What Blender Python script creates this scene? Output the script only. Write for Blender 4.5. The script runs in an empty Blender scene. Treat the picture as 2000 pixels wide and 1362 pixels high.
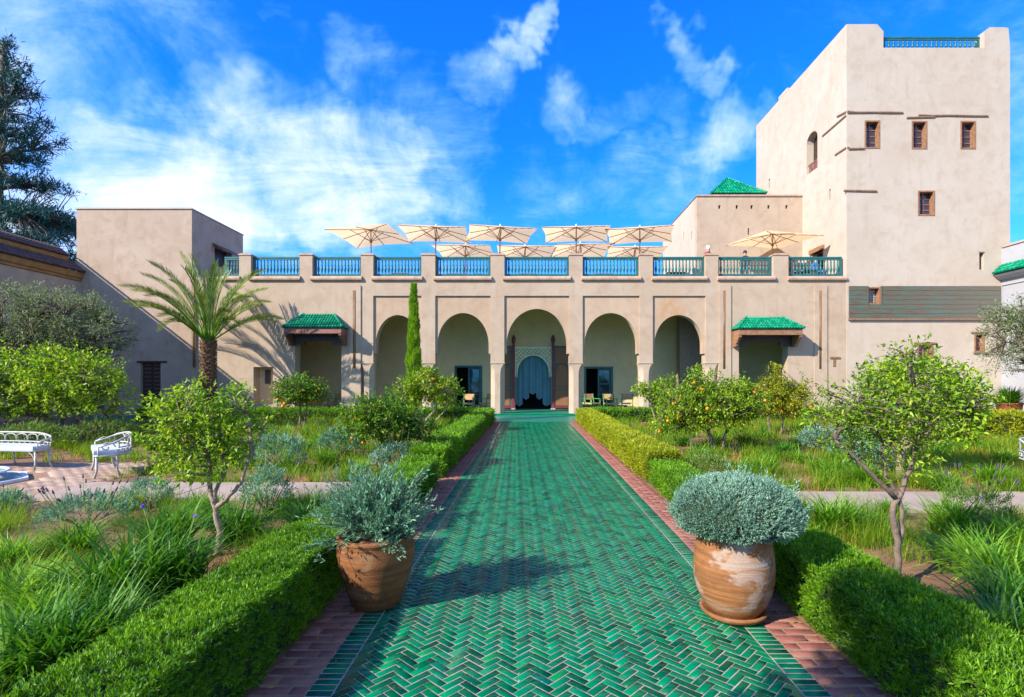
import bpy, bmesh, math, random
import numpy as np
from mathutils import Vector, Matrix

# ------------------------------------------------------------------ scene, camera, sky, sun, exposure
scene = bpy.context.scene
C = scene.collection
R = math.radians
random.seed(11)
rng = np.random.default_rng(11)
F, EYE, VX, VY, D0 = 1040.0, 1.7, 1035.0, 745.0, 26.4
K = D0 / F

cam = bpy.data.cameras.new('camera')
cam.sensor_width = 36.0
cam.lens = 36.0 * F / 2000.0
cam.shift_x, cam.shift_y = -0.0175, 0.032
cam.clip_start, cam.clip_end = 0.05, 2000.0
cam_o = bpy.data.objects.new('camera', cam)
C.objects.link(cam_o)
cam_o.location = (0, 0, EYE)
cam_o.rotation_euler = (R(90), 0, 0)
scene.camera = cam_o

SUN_DIR = Vector((-1.44, -1.0, 1.12)).normalized()      # towards the sun
EL = math.asin(SUN_DIR.z)
AZ = math.atan2(SUN_DIR.x, SUN_DIR.y)
scene.view_settings.view_transform = 'Standard'
scene.view_settings.look = 'None'
scene.view_settings.gamma = 1.0
scene.view_settings.use_curve_mapping = False
scene.view_settings.exposure = 1.0
scene.cycles.use_denoising = True
scene.cycles.max_bounces = 8
scene.cycles.diffuse_bounces = 6
scene.cycles.use_adaptive_sampling = True
scene.cycles.adaptive_threshold = 0.02
scene.cycles.transparent_max_bounces = 8
scene.cycles.sample_clamp_indirect = 6.0

sun = bpy.data.lights.new('sun', 'SUN')
sun.energy = 4.8
sun.angle = R(0.5)
sun.color = (1.0, 0.93, 0.82)
sun_o = bpy.data.objects.new('sun', sun)
C.objects.link(sun_o)
sun_o.location = (-40, -30, 40)
sun_o.rotation_euler = (-SUN_DIR).to_track_quat('-Z', 'Y').to_euler()


class NT:
    """tiny node-graph helper"""
    def __init__(s, tree):
        s.t = tree
        s.n = tree.nodes
        s.l = tree.links

    def new(s, typ, **kw):
        n = s.n.new(typ)
        for k, v in kw.items():
            setattr(n, k, v)
        return n

    def put(s, sock, v):
        if isinstance(v, bpy.types.NodeSocket):
            s.l.new(v, sock)
        elif v is not None:
            sock.default_value = v

    def math(s, op, a, b=None, c=None, clamp=False):
        n = s.new('ShaderNodeMath', operation=op, use_clamp=clamp)
        s.put(n.inputs[0], a)
        if b is not None:
            s.put(n.inputs[1], b)
        if c is not None:
            s.put(n.inputs[2], c)
        return n.outputs[0]

    def vmath(s, op, a, b=None, out=0):
        n = s.new('ShaderNodeVectorMath', operation=op)
        s.put(n.inputs[0], a)
        if b is not None:
            s.put(n.inputs[1], b)
        return n.outputs[out]

    def mix(s, fac, a, b, blend='MIX'):
        n = s.new('ShaderNodeMix', data_type='RGBA', blend_type=blend)
        s.put(n.inputs[0], fac)
        s.put(n.inputs[6], a if isinstance(a, bpy.types.NodeSocket) else (*a, 1))
        s.put(n.inputs[7], b if isinstance(b, bpy.types.NodeSocket) else (*b, 1))
        return n.outputs[2]

    def noise(s, vec, scale, detail=4, rough=0.55, dist=0.0):
        n = s.new('ShaderNodeTexNoise')
        s.put(n.inputs['Vector'], vec)
        n.inputs['Scale'].default_value = scale
        n.inputs['Detail'].default_value = detail
        n.inputs['Roughness'].default_value = rough
        n.inputs['Distortion'].default_value = dist
        return n.outputs[0]

    def ramp(s, fac, stops, interp='LINEAR'):
        n = s.new('ShaderNodeValToRGB')
        n.color_ramp.interpolation = interp
        e = n.color_ramp.elements
        while len(e) < len(stops):
            e.new(0.5)
        for i, (p, c) in enumerate(stops):
            e[i].position = p
            e[i].color = (*c, 1) if len(c) == 3 else c
        s.put(n.inputs[0], fac)
        return n.outputs[0]

    def step(s, v, a, b):
        n = s.new('ShaderNodeMapRange', interpolation_type='SMOOTHSTEP')
        s.put(n.inputs[0], v)
        n.inputs[1].default_value, n.inputs[2].default_value = a, b
        return n.outputs[0]


world = bpy.data.worlds.new('World')
scene.world = world
world.use_nodes = True
W = NT(world.node_tree)
bg = W.n['Background']
sky = W.new('ShaderNodeTexSky', sky_type='NISHITA')
sky.sun_disc = False
sky.sun_elevation = EL
sky.sun_rotation = AZ % (2 * math.pi)
sky.air_density = 1.0
sky.dust_density = 0.2
sky.ozone_density = 3.0
SKY_STRENGTH = 0.14
deep = W.mix(1.0, sky.outputs[0], (0.04, 0.54, 1.50), 'MULTIPLY')
gam = W.new('ShaderNodeGamma')
W.put(gam.inputs[0], deep)
gam.inputs[1].default_value = 1.0
tc = W.new('ShaderNodeTexCoord')
dirv = tc.outputs['Generated']
sep = W.new('ShaderNodeSeparateXYZ')
W.put(sep.inputs[0], dirv)
# clouds lie on a high flat layer, so they shrink towards the horizon
zz = W.math('ADD', W.math('MAXIMUM', sep.outputs[2], 0.0), 0.22)
comb = W.new('ShaderNodeCombineXYZ')
W.put(comb.inputs[0], W.math('DIVIDE', sep.outputs[0], zz))
W.put(comb.inputs[1], W.math('DIVIDE', sep.outputs[1], zz))
plane = comb.outputs[0]
mp = W.new('ShaderNodeMapping')
W.put(mp.inputs[0], plane)
mp.inputs['Rotation'].default_value = (0, 0, R(28))
mp.inputs['Scale'].default_value = (1.0, 1.9, 1.0)
n_str = W.noise(mp.outputs[0], 1.7, 6, 0.66, 0.9)
n_fin = W.noise(dirv, 5.5, 6, 0.64, 0.5)


wn1 = W.new('ShaderNodeTexNoise')
W.put(wn1.inputs['Vector'], dirv)
wn1.inputs['Scale'].default_value = 3.2
wn1.inputs['Detail'].default_value = 5
wn1.inputs['Roughness'].default_value = 0.62
wv = W.vmath('SCALE', W.vmath('SUBTRACT', wn1.outputs['Color'], (0.5, 0.5, 0.5)))
wv.node.inputs['Scale'].default_value = 0.34
warped = W.vmath('NORMALIZE', W.vmath('ADD', dirv, wv))


def sky_dir(px, py):
    return Vector(((px - VX) / F, 1.0, (VY - py) / F)).normalized()


def blob(px, py, rad_px, soft, amp):
    d = W.vmath('DOT_PRODUCT', warped, tuple(sky_dir(px, py)), out=1)
    r = math.atan(rad_px / F)
    return W.math('MULTIPLY', W.step(d, math.cos(r * (1 + soft)), math.cos(r * max(0.0, 1 - soft))), amp)


bias = None
for b in ((60, 310, 100, .95, .60), (200, 310, 110, .95, .72), (330, 315, 110, .95, .84), (470, 325, 110, .95, .92), (600, 340, 105, .95, .95), (720, 350, 90, .95, .86), (820, 350, 55, .95, .60),
          (590, 240, 70, .95, .60), (690, 100, 46, .95, .50), (740, 150, 66, .95, .44), (800, 220, 76, .95, .50), (880, 300, 66, .95, .46),
          (1330, 80, 30, .9, .62), (1372, 122, 28, .9, .62), (1130, 195, 44, .9, .46), (1270, 178, 38, .9, .46), (1215, 205, 40, .9, .40),
          (1405, 240, 48, .9, .70), (1340, 315, 70, .9, .58), (1270, 385, 80, .9, .52), (1100, 440, 110, .9, .46), (560, 440, 140, .95, .56), (800, 440, 110, .95, .52), (300, 430, 140, .95, .56),
          (1060, 40, 17, .9, .55), (1040, 80, 20, .9, .55), (1012, 125, 23, .9, .55), (960, 185, 42, .9, .54),
          (-300, 350, 250, .9, .60), (330, 185, 60, .95, .44), (520, 10, 18, .9, .44), (560, 50, 15, .9, .34), (2400, 300, 350, .9, .5),
          (-3500, 300, 900, .9, .6), (-1200, 500, 600, .9, .5)):
    v = blob(*b)
    bias = v if bias is None else W.math('MAXIMUM', bias, v)
# unseen broken clouds added round the rest of the sky as white fill light
for az, el, rad, amp in ((75, 20, 14, .8), (100, 35, 12, .7), (120, 16, 15, .85), (145, 30, 13, .8), (165, 14, 15, .9), (185, 34, 13, .8), (205, 18, 15, .9), (228, 38, 12, .7),
                         (245, 16, 15, .85), (268, 28, 13, .8), (290, 18, 14, .8), (20, 62, 12, .6), (140, 60, 12, .6), (260, 65, 12, .6), (60, 10, 12, .7), (310, 10, 14, .8)):
    a_, e_ = R(az), R(el)
    d_ = W.vmath('DOT_PRODUCT', warped, (math.sin(a_) * math.cos(e_), math.cos(a_) * math.cos(e_), math.sin(e_)), out=1)
    v = W.math('MULTIPLY', W.step(d_, math.cos(R(rad * 1.95)), math.cos(R(rad * .05))), amp)
    bias = W.math('MAXIMUM', bias, v)
nse = W.math('ADD', W.math('MULTIPLY_ADD', n_str, 0.9, -0.45), W.math('MULTIPLY_ADD', n_fin, 1.15, -0.60))
dens = W.step(W.math('ADD', nse, bias), 0.16, 1.18)
horizon = W.math('MULTIPLY', W.step(sep.outputs[2], 0.40, 0.02), 0.30)
dens = W.math('MAXIMUM', dens, horizon)
dens = W.math('MULTIPLY', dens, W.step(sep.outputs[2], -0.03, 0.03))
cloud_col = W.mix(dens, (1.3, 3.4, 5.2), (4.3, 4.5, 4.7))
skycol = W.mix(dens, gam.outputs[0], cloud_col)
W.put(bg.inputs[0], skycol)
bg.inputs[1].default_value = SKY_STRENGTH
world.cycles.sampling_method = 'MANUAL'
world.cycles.sample_map_resolution = 256


# ------------------------------------------------------------------ materials
MATS = {}


def new_mat(name):
    m = bpy.data.materials.new(name)
    m.use_nodes = True
    g = NT(m.node_tree)
    p = g.n['Principled BSDF']
    MATS[name] = m
    return m, g, p


def pos(g):
    return g.new('ShaderNodeNewGeometry').outputs['Position']


def bump(g, p, h, strength, dist=0.02, normal=None):
    b = g.new('ShaderNodeBump')
    b.inputs['Strength'].default_value = strength
    b.inputs['Distance'].default_value = dist
    g.put(b.inputs['Height'], h)
    if normal is not None:
        g.put(b.inputs['Normal'], normal)
    g.put(p.inputs['Normal'], b.outputs[0])


def simple(name, c1, c2=None, rough=0.7, scale=6.0, bstr=0.15, bscale=40.0, spec=0.5, metal=0.0, detail=5):
    m, g, p = new_mat(name)
    P = pos(g)
    c2 = c2 or tuple(x * 0.75 for x in c1)
    n = g.noise(P, scale, detail, 0.6, 0.3)
    g.put(p.inputs['Base Color'], g.mix(g.step(n, 0.35, 0.68), c1, c2))
    p.inputs['Roughness'].default_value = rough
    p.inputs['Specular IOR Level'].default_value = spec
    p.inputs['Metallic'].default_value = metal
    if bstr:
        bump(g, p, g.noise(P, bscale, 4, 0.6), bstr, 0.01)
    return m


def plaster(name, c1, c2, c3):
    m, g, p = new_mat(name)
    P = pos(g)
    big = g.noise(P, 0.55, 5, 0.6, 0.6)
    mid = g.noise(P, 1.7, 7, 0.66, 0.5)
    mp = g.new('ShaderNodeMapping')
    g.put(mp.inputs[0], P)
    mp.inputs['Scale'].default_value = (2.2, 2.2, 0.35)
    strk = g.noise(mp.outputs[0], 1.4, 5, 0.6, 0.4)
    col = g.mix(g.step(big, 0.36, 0.66), c1, c2)
    col = g.mix(g.math('MULTIPLY', g.step(mid, 0.45, 0.72), 0.6), col, c3)
    col = g.mix(g.math('MULTIPLY', g.step(strk, 0.53, 0.74), 0.42), col, c3)
    fine = g.noise(P, 28.0, 4, 0.65)
    col = g.mix(g.math('MULTIPLY', g.step(fine, 0.55, 0.8), 0.2), col, c3)
    g.put(p.inputs['Base Color'], col)
    p.inputs['Roughness'].default_value = 0.85
    p.inputs['Specular IOR Level'].default_value = 0.2
    h = g.math('ADD', g.math('MULTIPLY', mid, 1.0), g.math('MULTIPLY', fine, 0.22))
    bump(g, p, h, 0.24, 0.05)
    return m


plaster('plaster', (0.43, 0.332, 0.242), (0.395, 0.296, 0.21), (0.33, 0.228, 0.15))
plaster('plaster_peach', (0.435, 0.32, 0.222), (0.40, 0.285, 0.192), (0.34, 0.225, 0.14))
plaster('plaster_rose', (0.44, 0.335, 0.25), (0.39, 0.287, 0.207), (0.30, 0.203, 0.135))
plaster('plaster_pale', (0.455, 0.385, 0.308), (0.43, 0.352, 0.272), (0.375, 0.29, 0.21))
plaster('plaster_white', (0.36, 0.355, 0.37), (0.34, 0.33, 0.34), (0.30, 0.285, 0.28))
plaster('plaster_sand', (0.74, 0.55, 0.31), (0.68, 0.50, 0.285), (0.60, 0.43, 0.235))
_m = MATS['plaster_peach']
_g = NT(_m.node_tree)
_p = _g.n['Principled BSDF']
_src = _p.inputs['Base Color'].links[0].from_socket
_P = pos(_g)
_d = _g.vmath('DISTANCE', _P, ((1312 - VX) * K, D0 + .08, EYE - (607 - VY) * K), out=1)
_n = _g.noise(_P, 3.4, 6, 0.65, 0.6)
_g.put(_p.inputs['Base Color'], _g.mix(_g.math('MULTIPLY', _g.math('MULTIPLY', _g.step(_d, 0.95, 0.05), _g.step(_n, 0.36, 0.62)), 0.8, clamp=True), _src, (0.40, 0.185, 0.055)))
simple('coping', (0.44, 0.30, 0.21), (0.34, 0.21, 0.14), 0.85, 3, 0.5, 18)
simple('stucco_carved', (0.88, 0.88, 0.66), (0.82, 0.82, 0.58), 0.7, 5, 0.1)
simple('stucco_recess_shade', (0.50, 0.50, 0.33), (0.42, 0.42, 0.27), 0.8, 5, 0.2)  # stucco darkened to paint recess shade behind the carved lattice
simple('brown_wood', (0.17, 0.075, 0.04), (0.10, 0.045, 0.025), 0.6, 9, 0.3, 60)
simple('warm_wood', (0.30, 0.15, 0.07), (0.19, 0.09, 0.045), 0.6, 9, 0.3, 60)
simple('mauve_wood', (0.27, 0.115, 0.085), (0.19, 0.075, 0.06), 0.6, 9, 0.3, 60)
simple('dark_wood', (0.045, 0.022, 0.016), (0.025, 0.014, 0.01), 0.5, 9, 0.2, 60)
simple('log_wood', (0.24, 0.15, 0.09), (0.16, 0.095, 0.055), 0.8, 8, 0.5, 40)
simple('copper_pipe', (0.26, 0.13, 0.055), (0.18, 0.09, 0.04), 0.5, 3, 0.1)
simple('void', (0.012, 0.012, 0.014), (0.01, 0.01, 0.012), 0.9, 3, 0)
simple('terrace_floor', (0.42, 0.25, 0.16), (0.34, 0.20, 0.13), 0.8, 4, 0.2)
simple('teal_paint', (0.008, 0.085, 0.085), (0.015, 0.125, 0.115), 0.4, 5, 0.1)
simple('green_paint', (0.07, 0.26, 0.075), (0.05, 0.19, 0.05), 0.45, 7, 0.1)
simple('rush', (0.52, 0.33, 0.14), (0.38, 0.22, 0.09), 0.8, 25, 0.6, 120)
simple('black_iron', (0.02, 0.025, 0.03), (0.012, 0.015, 0.018), 0.45, 8, 0.1)
simple('white_iron', (0.46, 0.46, 0.42), (0.34, 0.32, 0.27), 0.45, 14, 0.15, 60)
simple('cushion', (0.48, 0.51, 0.55), (0.42, 0.45, 0.49), 0.9, 5, 0.3, 25)
simple('basin_stone', (0.66, 0.68, 0.66), (0.54, 0.58, 0.58), 0.5, 4, 0.15)
simple('door_panel', (0.30, 0.135, 0.055), (0.17, 0.075, 0.03), 0.5, 26, 0.5, 60)
simple('door_grey', (0.10, 0.095, 0.095), (0.07, 0.065, 0.065), 0.5, 12, 0.2)
simple('door_red', (0.20, 0.035, 0.04), (0.14, 0.025, 0.03), 0.45, 12, 0.2)
simple('curtain', (0.10, 0.25, 0.31), (0.085, 0.21, 0.27), 0.85, 2, 0.2, 60)
simple('curtain_hem', (0.25, 0.42, 0.48), (0.2, 0.36, 0.42), 0.8, 2, 0)
simple('soil', (0.24, 0.115, 0.055), (0.15, 0.07, 0.035), 0.95, 2.2, 1.0, 22)
simple('path_slab', (0.38, 0.285, 0.22), (0.32, 0.235, 0.18), 0.8, 2.5, 0.3, 30)
simple('mortar', (0.43, 0.325, 0.26), (0.30, 0.22, 0.17), 0.9, 9, 0.5, 50)
simple('brick_mortar', (0.33, 0.185, 0.105), (0.25, 0.135, 0.075), 0.95, 9, 0.6, 60)
simple('bark', (0.19, 0.135, 0.095), (0.11, 0.08, 0.06), 0.9, 16, 0.8, 50)
simple('bark_pale', (0.30, 0.22, 0.15), (0.20, 0.145, 0.10), 0.9, 16, 0.6, 50)
simple('bark_palm', (0.20, 0.11, 0.055), (0.11, 0.06, 0.03), 0.95, 14, 0.8, 40)
simple('orange_skin', (0.80, 0.26, 0.02), (0.72, 0.20, 0.015), 0.4, 30, 0.2, 200)
simple('lemon_skin', (0.62, 0.52, 0.05), (0.45, 0.45, 0.06), 0.4, 30, 0.2, 200)
simple('straw', (0.42, 0.27, 0.10), (0.32, 0.19, 0.07), 0.9, 9, 0.1)
simple('skin', (0.45, 0.26, 0.18), (0.42, 0.24, 0.16), 0.6, 9, 0)
simple('cloth_dark', (0.03, 0.025, 0.03), (0.02, 0.018, 0.02), 0.9, 9, 0.2)
simple('cloth_blue', (0.03, 0.14, 0.42), (0.025, 0.11, 0.36), 0.9, 9, 0.2)
simple('cloth_white', (0.72, 0.70, 0.68), (0.66, 0.63, 0.60), 0.9, 9, 0.2)
simple('cloth_red', (0.35, 0.06, 0.05), (0.3, 0.05, 0.04), 0.9, 9, 0.2)
simple('roof_brown', (0.125, 0.07, 0.06), (0.075, 0.042, 0.04), 0.85, 4, 0.5, 30)
simple('ochre', (0.36, 0.185, 0.06), (0.27, 0.135, 0.045), 0.85, 3, 0.4, 20)
simple('flower_purple', (0.20, 0.09, 0.42), (0.26, 0.13, 0.5), 0.7, 30, 0)
simple('lavender_flower', (0.045, 0.032, 0.05), (0.065, 0.045, 0.075), 0.8, 30, 0)
simple('pole_wood', (0.36, 0.20, 0.09), (0.28, 0.15, 0.065), 0.5, 9, 0.1)

m, g, p = new_mat('glass')
p.inputs['Base Color'].default_value = (0.02, 0.03, 0.05, 1)
p.inputs['Roughness'].default_value = 0.04
p.inputs['Specular IOR Level'].default_value = 0.9
n = g.noise(pos(g), 1.5, 2)
bump(g, p, n, 0.1, 0.05)

m, g, p = new_mat('water')
p.inputs['Base Color'].default_value = (0.20, 0.42, 0.50, 1)
p.inputs['Roughness'].default_value = 0.05
bump(g, p, g.noise(pos(g), 12, 3), 0.2, 0.02)


def island_random(g):
    oi = g.new('ShaderNodeObjectInfo').outputs['Random']
    ri = g.new('ShaderNodeNewGeometry').outputs['Random Per Island']
    return g.math('FRACT', g.math('ADD', oi, ri))


def glazed(name, stops, dirt, rmin=0.18, rmax=0.5, wave=0.10):
    m, g, p = new_mat(name)
    P = pos(g)
    r = island_random(g)
    c = g.ramp(r, stops)
    n = g.noise(P, 38, 4, 0.6, 0.6)
    c = g.mix(g.math('MULTIPLY', g.step(n, 0.40, 0.72), 0.45), c, g.mix(1.0, c, (0.45, 0.6, 0.75), 'MULTIPLY'))
    wear = g.noise(P, 3.0, 6, 0.7, 0.8)
    w2 = g.noise(P, 90.0, 3, 0.6)
    dm = g.math('MULTIPLY', g.step(wear, 0.52, 0.78), g.step(w2, 0.36, 0.66))
    c = g.mix(g.math('MULTIPLY', dm, 0.34), c, dirt)
    g.put(p.inputs['Base Color'], c)
    mr = g.new('ShaderNodeMapRange')
    g.put(mr.inputs[0], wear)
    mr.inputs[1].default_value, mr.inputs[2].default_value = 0.3, 0.7
    mr.inputs[3].default_value, mr.inputs[4].default_value = rmin, rmax
    g.put(p.inputs['Roughness'], mr.outputs[0])
    p.inputs['Specular IOR Level'].default_value = 0.11
    bump(g, p, g.noise(P, 22, 3, 0.5), wave, 0.02)
    return m


glazed('green_tile', [(0.0, (0.0, 0.058, 0.026)), (0.2, (0.0, 0.095, 0.040)), (0.5, (0.0, 0.140, 0.058)), (0.80, (0.0, 0.178, 0.078)),
                      (0.93, (0.002, 0.165, 0.045)), (1.0, (0.0, 0.105, 0.08))], (0.30, 0.27, 0.22), 0.12, 0.40)
glazed('roof_green', [(0.0, (0.0, 0.16, 0.075)), (0.5, (0.0, 0.235, 0.115)), (1.0, (0.01, 0.29, 0.15))], (0.45, 0.40, 0.32), 0.15, 0.5)
glazed('brick_red', [(0.0, (0.23, 0.075, 0.06)), (0.5, (0.29, 0.105, 0.08)), (1.0, (0.34, 0.145, 0.10))], (0.38, 0.24, 0.16), 0.7, 0.95, 0.3)
glazed('paver', [(0.0, (0.34, 0.215, 0.15)), (0.5, (0.41, 0.28, 0.20)), (1.0, (0.45, 0.33, 0.25))], (0.42, 0.30, 0.22), 0.7, 0.95, 0.3)

# far walk before the gallery: tiles too small to build
m, g, p = new_mat('green_walk')
P = pos(g)
bt = g.new('ShaderNodeTexBrick')
g.put(bt.inputs['Vector'], P)
bt.inputs['Scale'].default_value = 1.0
bt.inputs['Brick Width'].default_value = 0.156
bt.inputs['Row Height'].default_value = 0.056
bt.inputs['Mortar Size'].default_value = 0.004
bt.inputs['Color1'].default_value = (0.0, 0.20, 0.13, 1)
bt.inputs['Color2'].default_value = (0.0, 0.13, 0.09, 1)
bt.inputs['Mortar'].default_value = (0.16, 0.24, 0.18, 1)
g.put(p.inputs['Base Color'], bt.outputs[0])
p.inputs['Roughness'].default_value = 0.42
p.inputs['Specular IOR Level'].default_value = 0.10

# weathered turquoise boards
m, g, p = new_mat('verdigris_board')
P = pos(g)
mp = g.new('ShaderNodeMapping')
g.put(mp.inputs[0], P)
mp.inputs['Scale'].default_value = (0.9, 1.0, 9.0)
s1 = g.noise(mp.outputs[0], 2.0, 8, 0.72, 0.6)
oi = g.new('ShaderNodeObjectInfo').outputs['Random']
sx = g.new('ShaderNodeSeparateXYZ')
g.put(sx.inputs[0], P)
c = g.ramp(s1, [(0.34, (0.075, 0.048, 0.03)), (0.50, (0.105, 0.082, 0.055)), (0.57, (0.04, 0.118, 0.09)), (0.78, (0.03, 0.15, 0.11))])
g.put(p.inputs['Base Color'], g.mix(g.step(sx.outputs[0], 17.0, 24.5), c, g.mix(0.65, c, (0.15, 0.13, 0.10))))
p.inputs['Roughness'].default_value = 0.8
bump(g, p, s1, 0.5, 0.02)

# sail cloth, lets light through
m, g, p = new_mat('canvas')
P = pos(g)
p.inputs['Base Color'].default_value = (0.58, 0.45, 0.32, 1)
p.inputs['Roughness'].default_value = 0.9
p.inputs['Specular IOR Level'].default_value = 0.1
bump(g, p, g.noise(P, 3, 3), 0.2, 0.05)
tr = g.new('ShaderNodeBsdfTranslucent')
tr.inputs[0].default_value = (0.84, 0.62, 0.36, 1)
mx = g.new('ShaderNodeMixShader')
mx.inputs[0].default_value = 0.62
g.l.new(p.outputs[0], mx.inputs[1])
g.l.new(tr.outputs[0], mx.inputs[2])
g.l.new(mx.outputs[0], g.n['Material Output'].inputs[0])

# terracotta, limewashed by salts
def terracotta(name, base, salt, thr):
    m, g, p = new_mat(name)
    P = pos(g)
    mp = g.new('ShaderNodeMapping')
    g.put(mp.inputs[0], P)
    mp.inputs['Scale'].default_value = (1.0, 1.0, 1.8)
    a = g.noise(mp.outputs[0], 3.1, 7, 0.60, 0.5)
    mp2 = g.new('ShaderNodeMapping')
    g.put(mp2.inputs[0], P)
    mp2.inputs['Scale'].default_value = (0.6, 0.6, 14.0)
    rings = g.noise(mp2.outputs[0], 2.2, 4, 0.6, 0.2)
    fine = g.noise(P, 60, 4, 0.7)
    c = g.mix(g.step(rings, 0.40, 0.66), base, tuple(x * 0.58 for x in base))
    c = g.mix(g.math('MULTIPLY', g.step(g.noise(P, 7.0, 5, 0.7), 0.46, 0.68), 0.6), c, tuple(x * y for x, y in zip(base, (0.5, 0.42, 0.38))))
    c = g.mix(g.math('MULTIPLY', g.step(a, thr, thr + 0.10), g.math('ADD', g.math('MULTIPLY', fine, 0.6), 0.45), clamp=True), c, salt)
    g.put(p.inputs['Base Color'], c)
    p.inputs['Roughness'].default_value = 0.75
    p.inputs['Specular IOR Level'].default_value = 0.3
    bump(g, p, g.math('ADD', g.math('MULTIPLY', rings, 0.8), g.math('MULTIPLY', fine, 0.4)), 0.4, 0.02)


terracotta('terracotta_lime', (0.30, 0.125, 0.04), (0.36, 0.28, 0.22), 0.48)
terracotta('terracotta_dark', (0.235, 0.092, 0.028), (0.25, 0.14, 0.065), 0.56)


def leaf_mat(name, dark, midc, light, trans=0.35, rough=0.45, spec=0.35, tcol=None):
    m, g, p = new_mat(name)
    r = island_random(g)
    big = g.noise(pos(g), 1.6, 3, 0.6)
    v = g.math('ADD', g.math('MULTIPLY', r, 0.66), g.math('MULTIPLY', g.step(big, 0.34, 0.66), 0.34))
    c = g.ramp(v, [(0.08, dark), (0.5, midc), (0.95, light)])
    g.put(p.inputs['Base Color'], c)
    p.inputs['Roughness'].default_value = rough
    p.inputs['Specular IOR Level'].default_value = spec
    tr = g.new('ShaderNodeBsdfTranslucent')
    g.put(tr.inputs[0], g.mix(1.0, c, tcol or (1.5, 1.5, 0.6), 'MULTIPLY'))
    mx = g.new('ShaderNodeMixShader')
    mx.inputs[0].default_value = trans
    g.l.new(p.outputs[0], mx.inputs[1])
    g.l.new(tr.outputs[0], mx.inputs[2])
    g.l.new(mx.outputs[0], g.n['Material Output'].inputs[0])


leaf_mat('leaf_citrus', (0.075, 0.17, 0.008), (0.18, 0.31, 0.012), (0.36, 0.46, 0.025))
leaf_mat('leaf_lemon', (0.075, 0.18, 0.008), (0.21, 0.36, 0.012), (0.44, 0.54, 0.028))
leaf_mat('leaf_orange', (0.030, 0.10, 0.008), (0.085, 0.20, 0.012), (0.22, 0.34, 0.022))
leaf_mat('leaf_mandarin', (0.13, 0.18, 0.010), (0.30, 0.33, 0.014), (0.46, 0.45, 0.022))
leaf_mat('leaf_olive', (0.075, 0.11, 0.04), (0.19, 0.245, 0.10), (0.37, 0.41, 0.20), 0.3, 0.5, 0.4, (1.1, 1.2, 0.8))
leaf_mat('leaf_hedge', (0.032, 0.10, 0.005), (0.115, 0.28, 0.008), (0.27, 0.47, 0.018))
leaf_mat('leaf_hedge_warm', (0.12, 0.15, 0.006), (0.31, 0.36, 0.010), (0.54, 0.55, 0.018))
leaf_mat('leaf_lavender', (0.07, 0.16, 0.105), (0.18, 0.33, 0.225), (0.33, 0.49, 0.35), 0.15, 0.7, 0.2, (1.0, 1.2, 0.9))
leaf_mat('leaf_sage', (0.065, 0.16, 0.085), (0.15, 0.31, 0.175), (0.27, 0.45, 0.27), 0.2, 0.6, 0.2, (1.0, 1.2, 0.8))
leaf_mat('leaf_rosemary', (0.06, 0.13, 0.02), (0.14, 0.235, 0.04), (0.26, 0.35, 0.08), 0.2, 0.6, 0.2)
leaf_mat('leaf_agapanthus', (0.018, 0.085, 0.008), (0.058, 0.19, 0.012), (0.17, 0.34, 0.03), 0.35, 0.45, 0.25)
leaf_mat('leaf_agapanthus_light', (0.05, 0.16, 0.008), (0.13, 0.30, 0.014), (0.29, 0.46, 0.04), 0.4, 0.45, 0.25)
leaf_mat('leaf_grass', (0.075, 0.17, 0.008), (0.155, 0.28, 0.012), (0.30, 0.37, 0.025), 0.45, 0.6, 0.2)
leaf_mat('leaf_grass_gold', (0.28, 0.19, 0.03), (0.44, 0.28, 0.05), (0.55, 0.40, 0.09), 0.4, 0.7, 0.1, (1.2, 1.1, 0.7))
leaf_mat('leaf_palm', (0.08, 0.15, 0.03), (0.21, 0.29, 0.06), (0.42, 0.46, 0.15), 0.3, 0.4, 0.5)
leaf_mat('leaf_pine', (0.010, 0.05, 0.06), (0.02, 0.09, 0.10), (0.05, 0.15, 0.14), 0.15, 0.6, 0.2)
leaf_mat('leaf_cypress', (0.065, 0.17, 0.008), (0.16, 0.32, 0.010), (0.29, 0.45, 0.02))
simple('hedge_core', (0.018, 0.035, 0.008), (0.012, 0.022, 0.006), 0.95, 20, 0.5)


# ------------------------------------------------------------------ mesh helpers
ORG = {}


def nrm(v):
    v = np.asarray(v, float)
    return v / np.maximum(np.linalg.norm(v, axis=-1, keepdims=True), 1e-9)


def tagk(o, label=None, cat=None, group=None, kind=None):
    for k, v in (('label', label), ('category', cat), ('group', group), ('kind', kind)):
        if v:
            o[k] = v
    return o


def thing(name, label, cat, loc=(0, 0, 0), group=None, kind=None):
    o = bpy.data.objects.new(name, None)
    o.empty_display_size = 0.2
    o.location = loc
    C.objects.link(o)
    ORG[o] = Vector(loc)
    return tagk(o, label, cat, group, kind)


def link(name, me, parent=None):
    o = bpy.data.objects.new(name, me)
    C.objects.link(o)
    if parent is not None:
        o.parent = parent
        ORG[o] = ORG.get(parent, Vector())
    else:
        ORG[o] = Vector()
    return o


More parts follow.
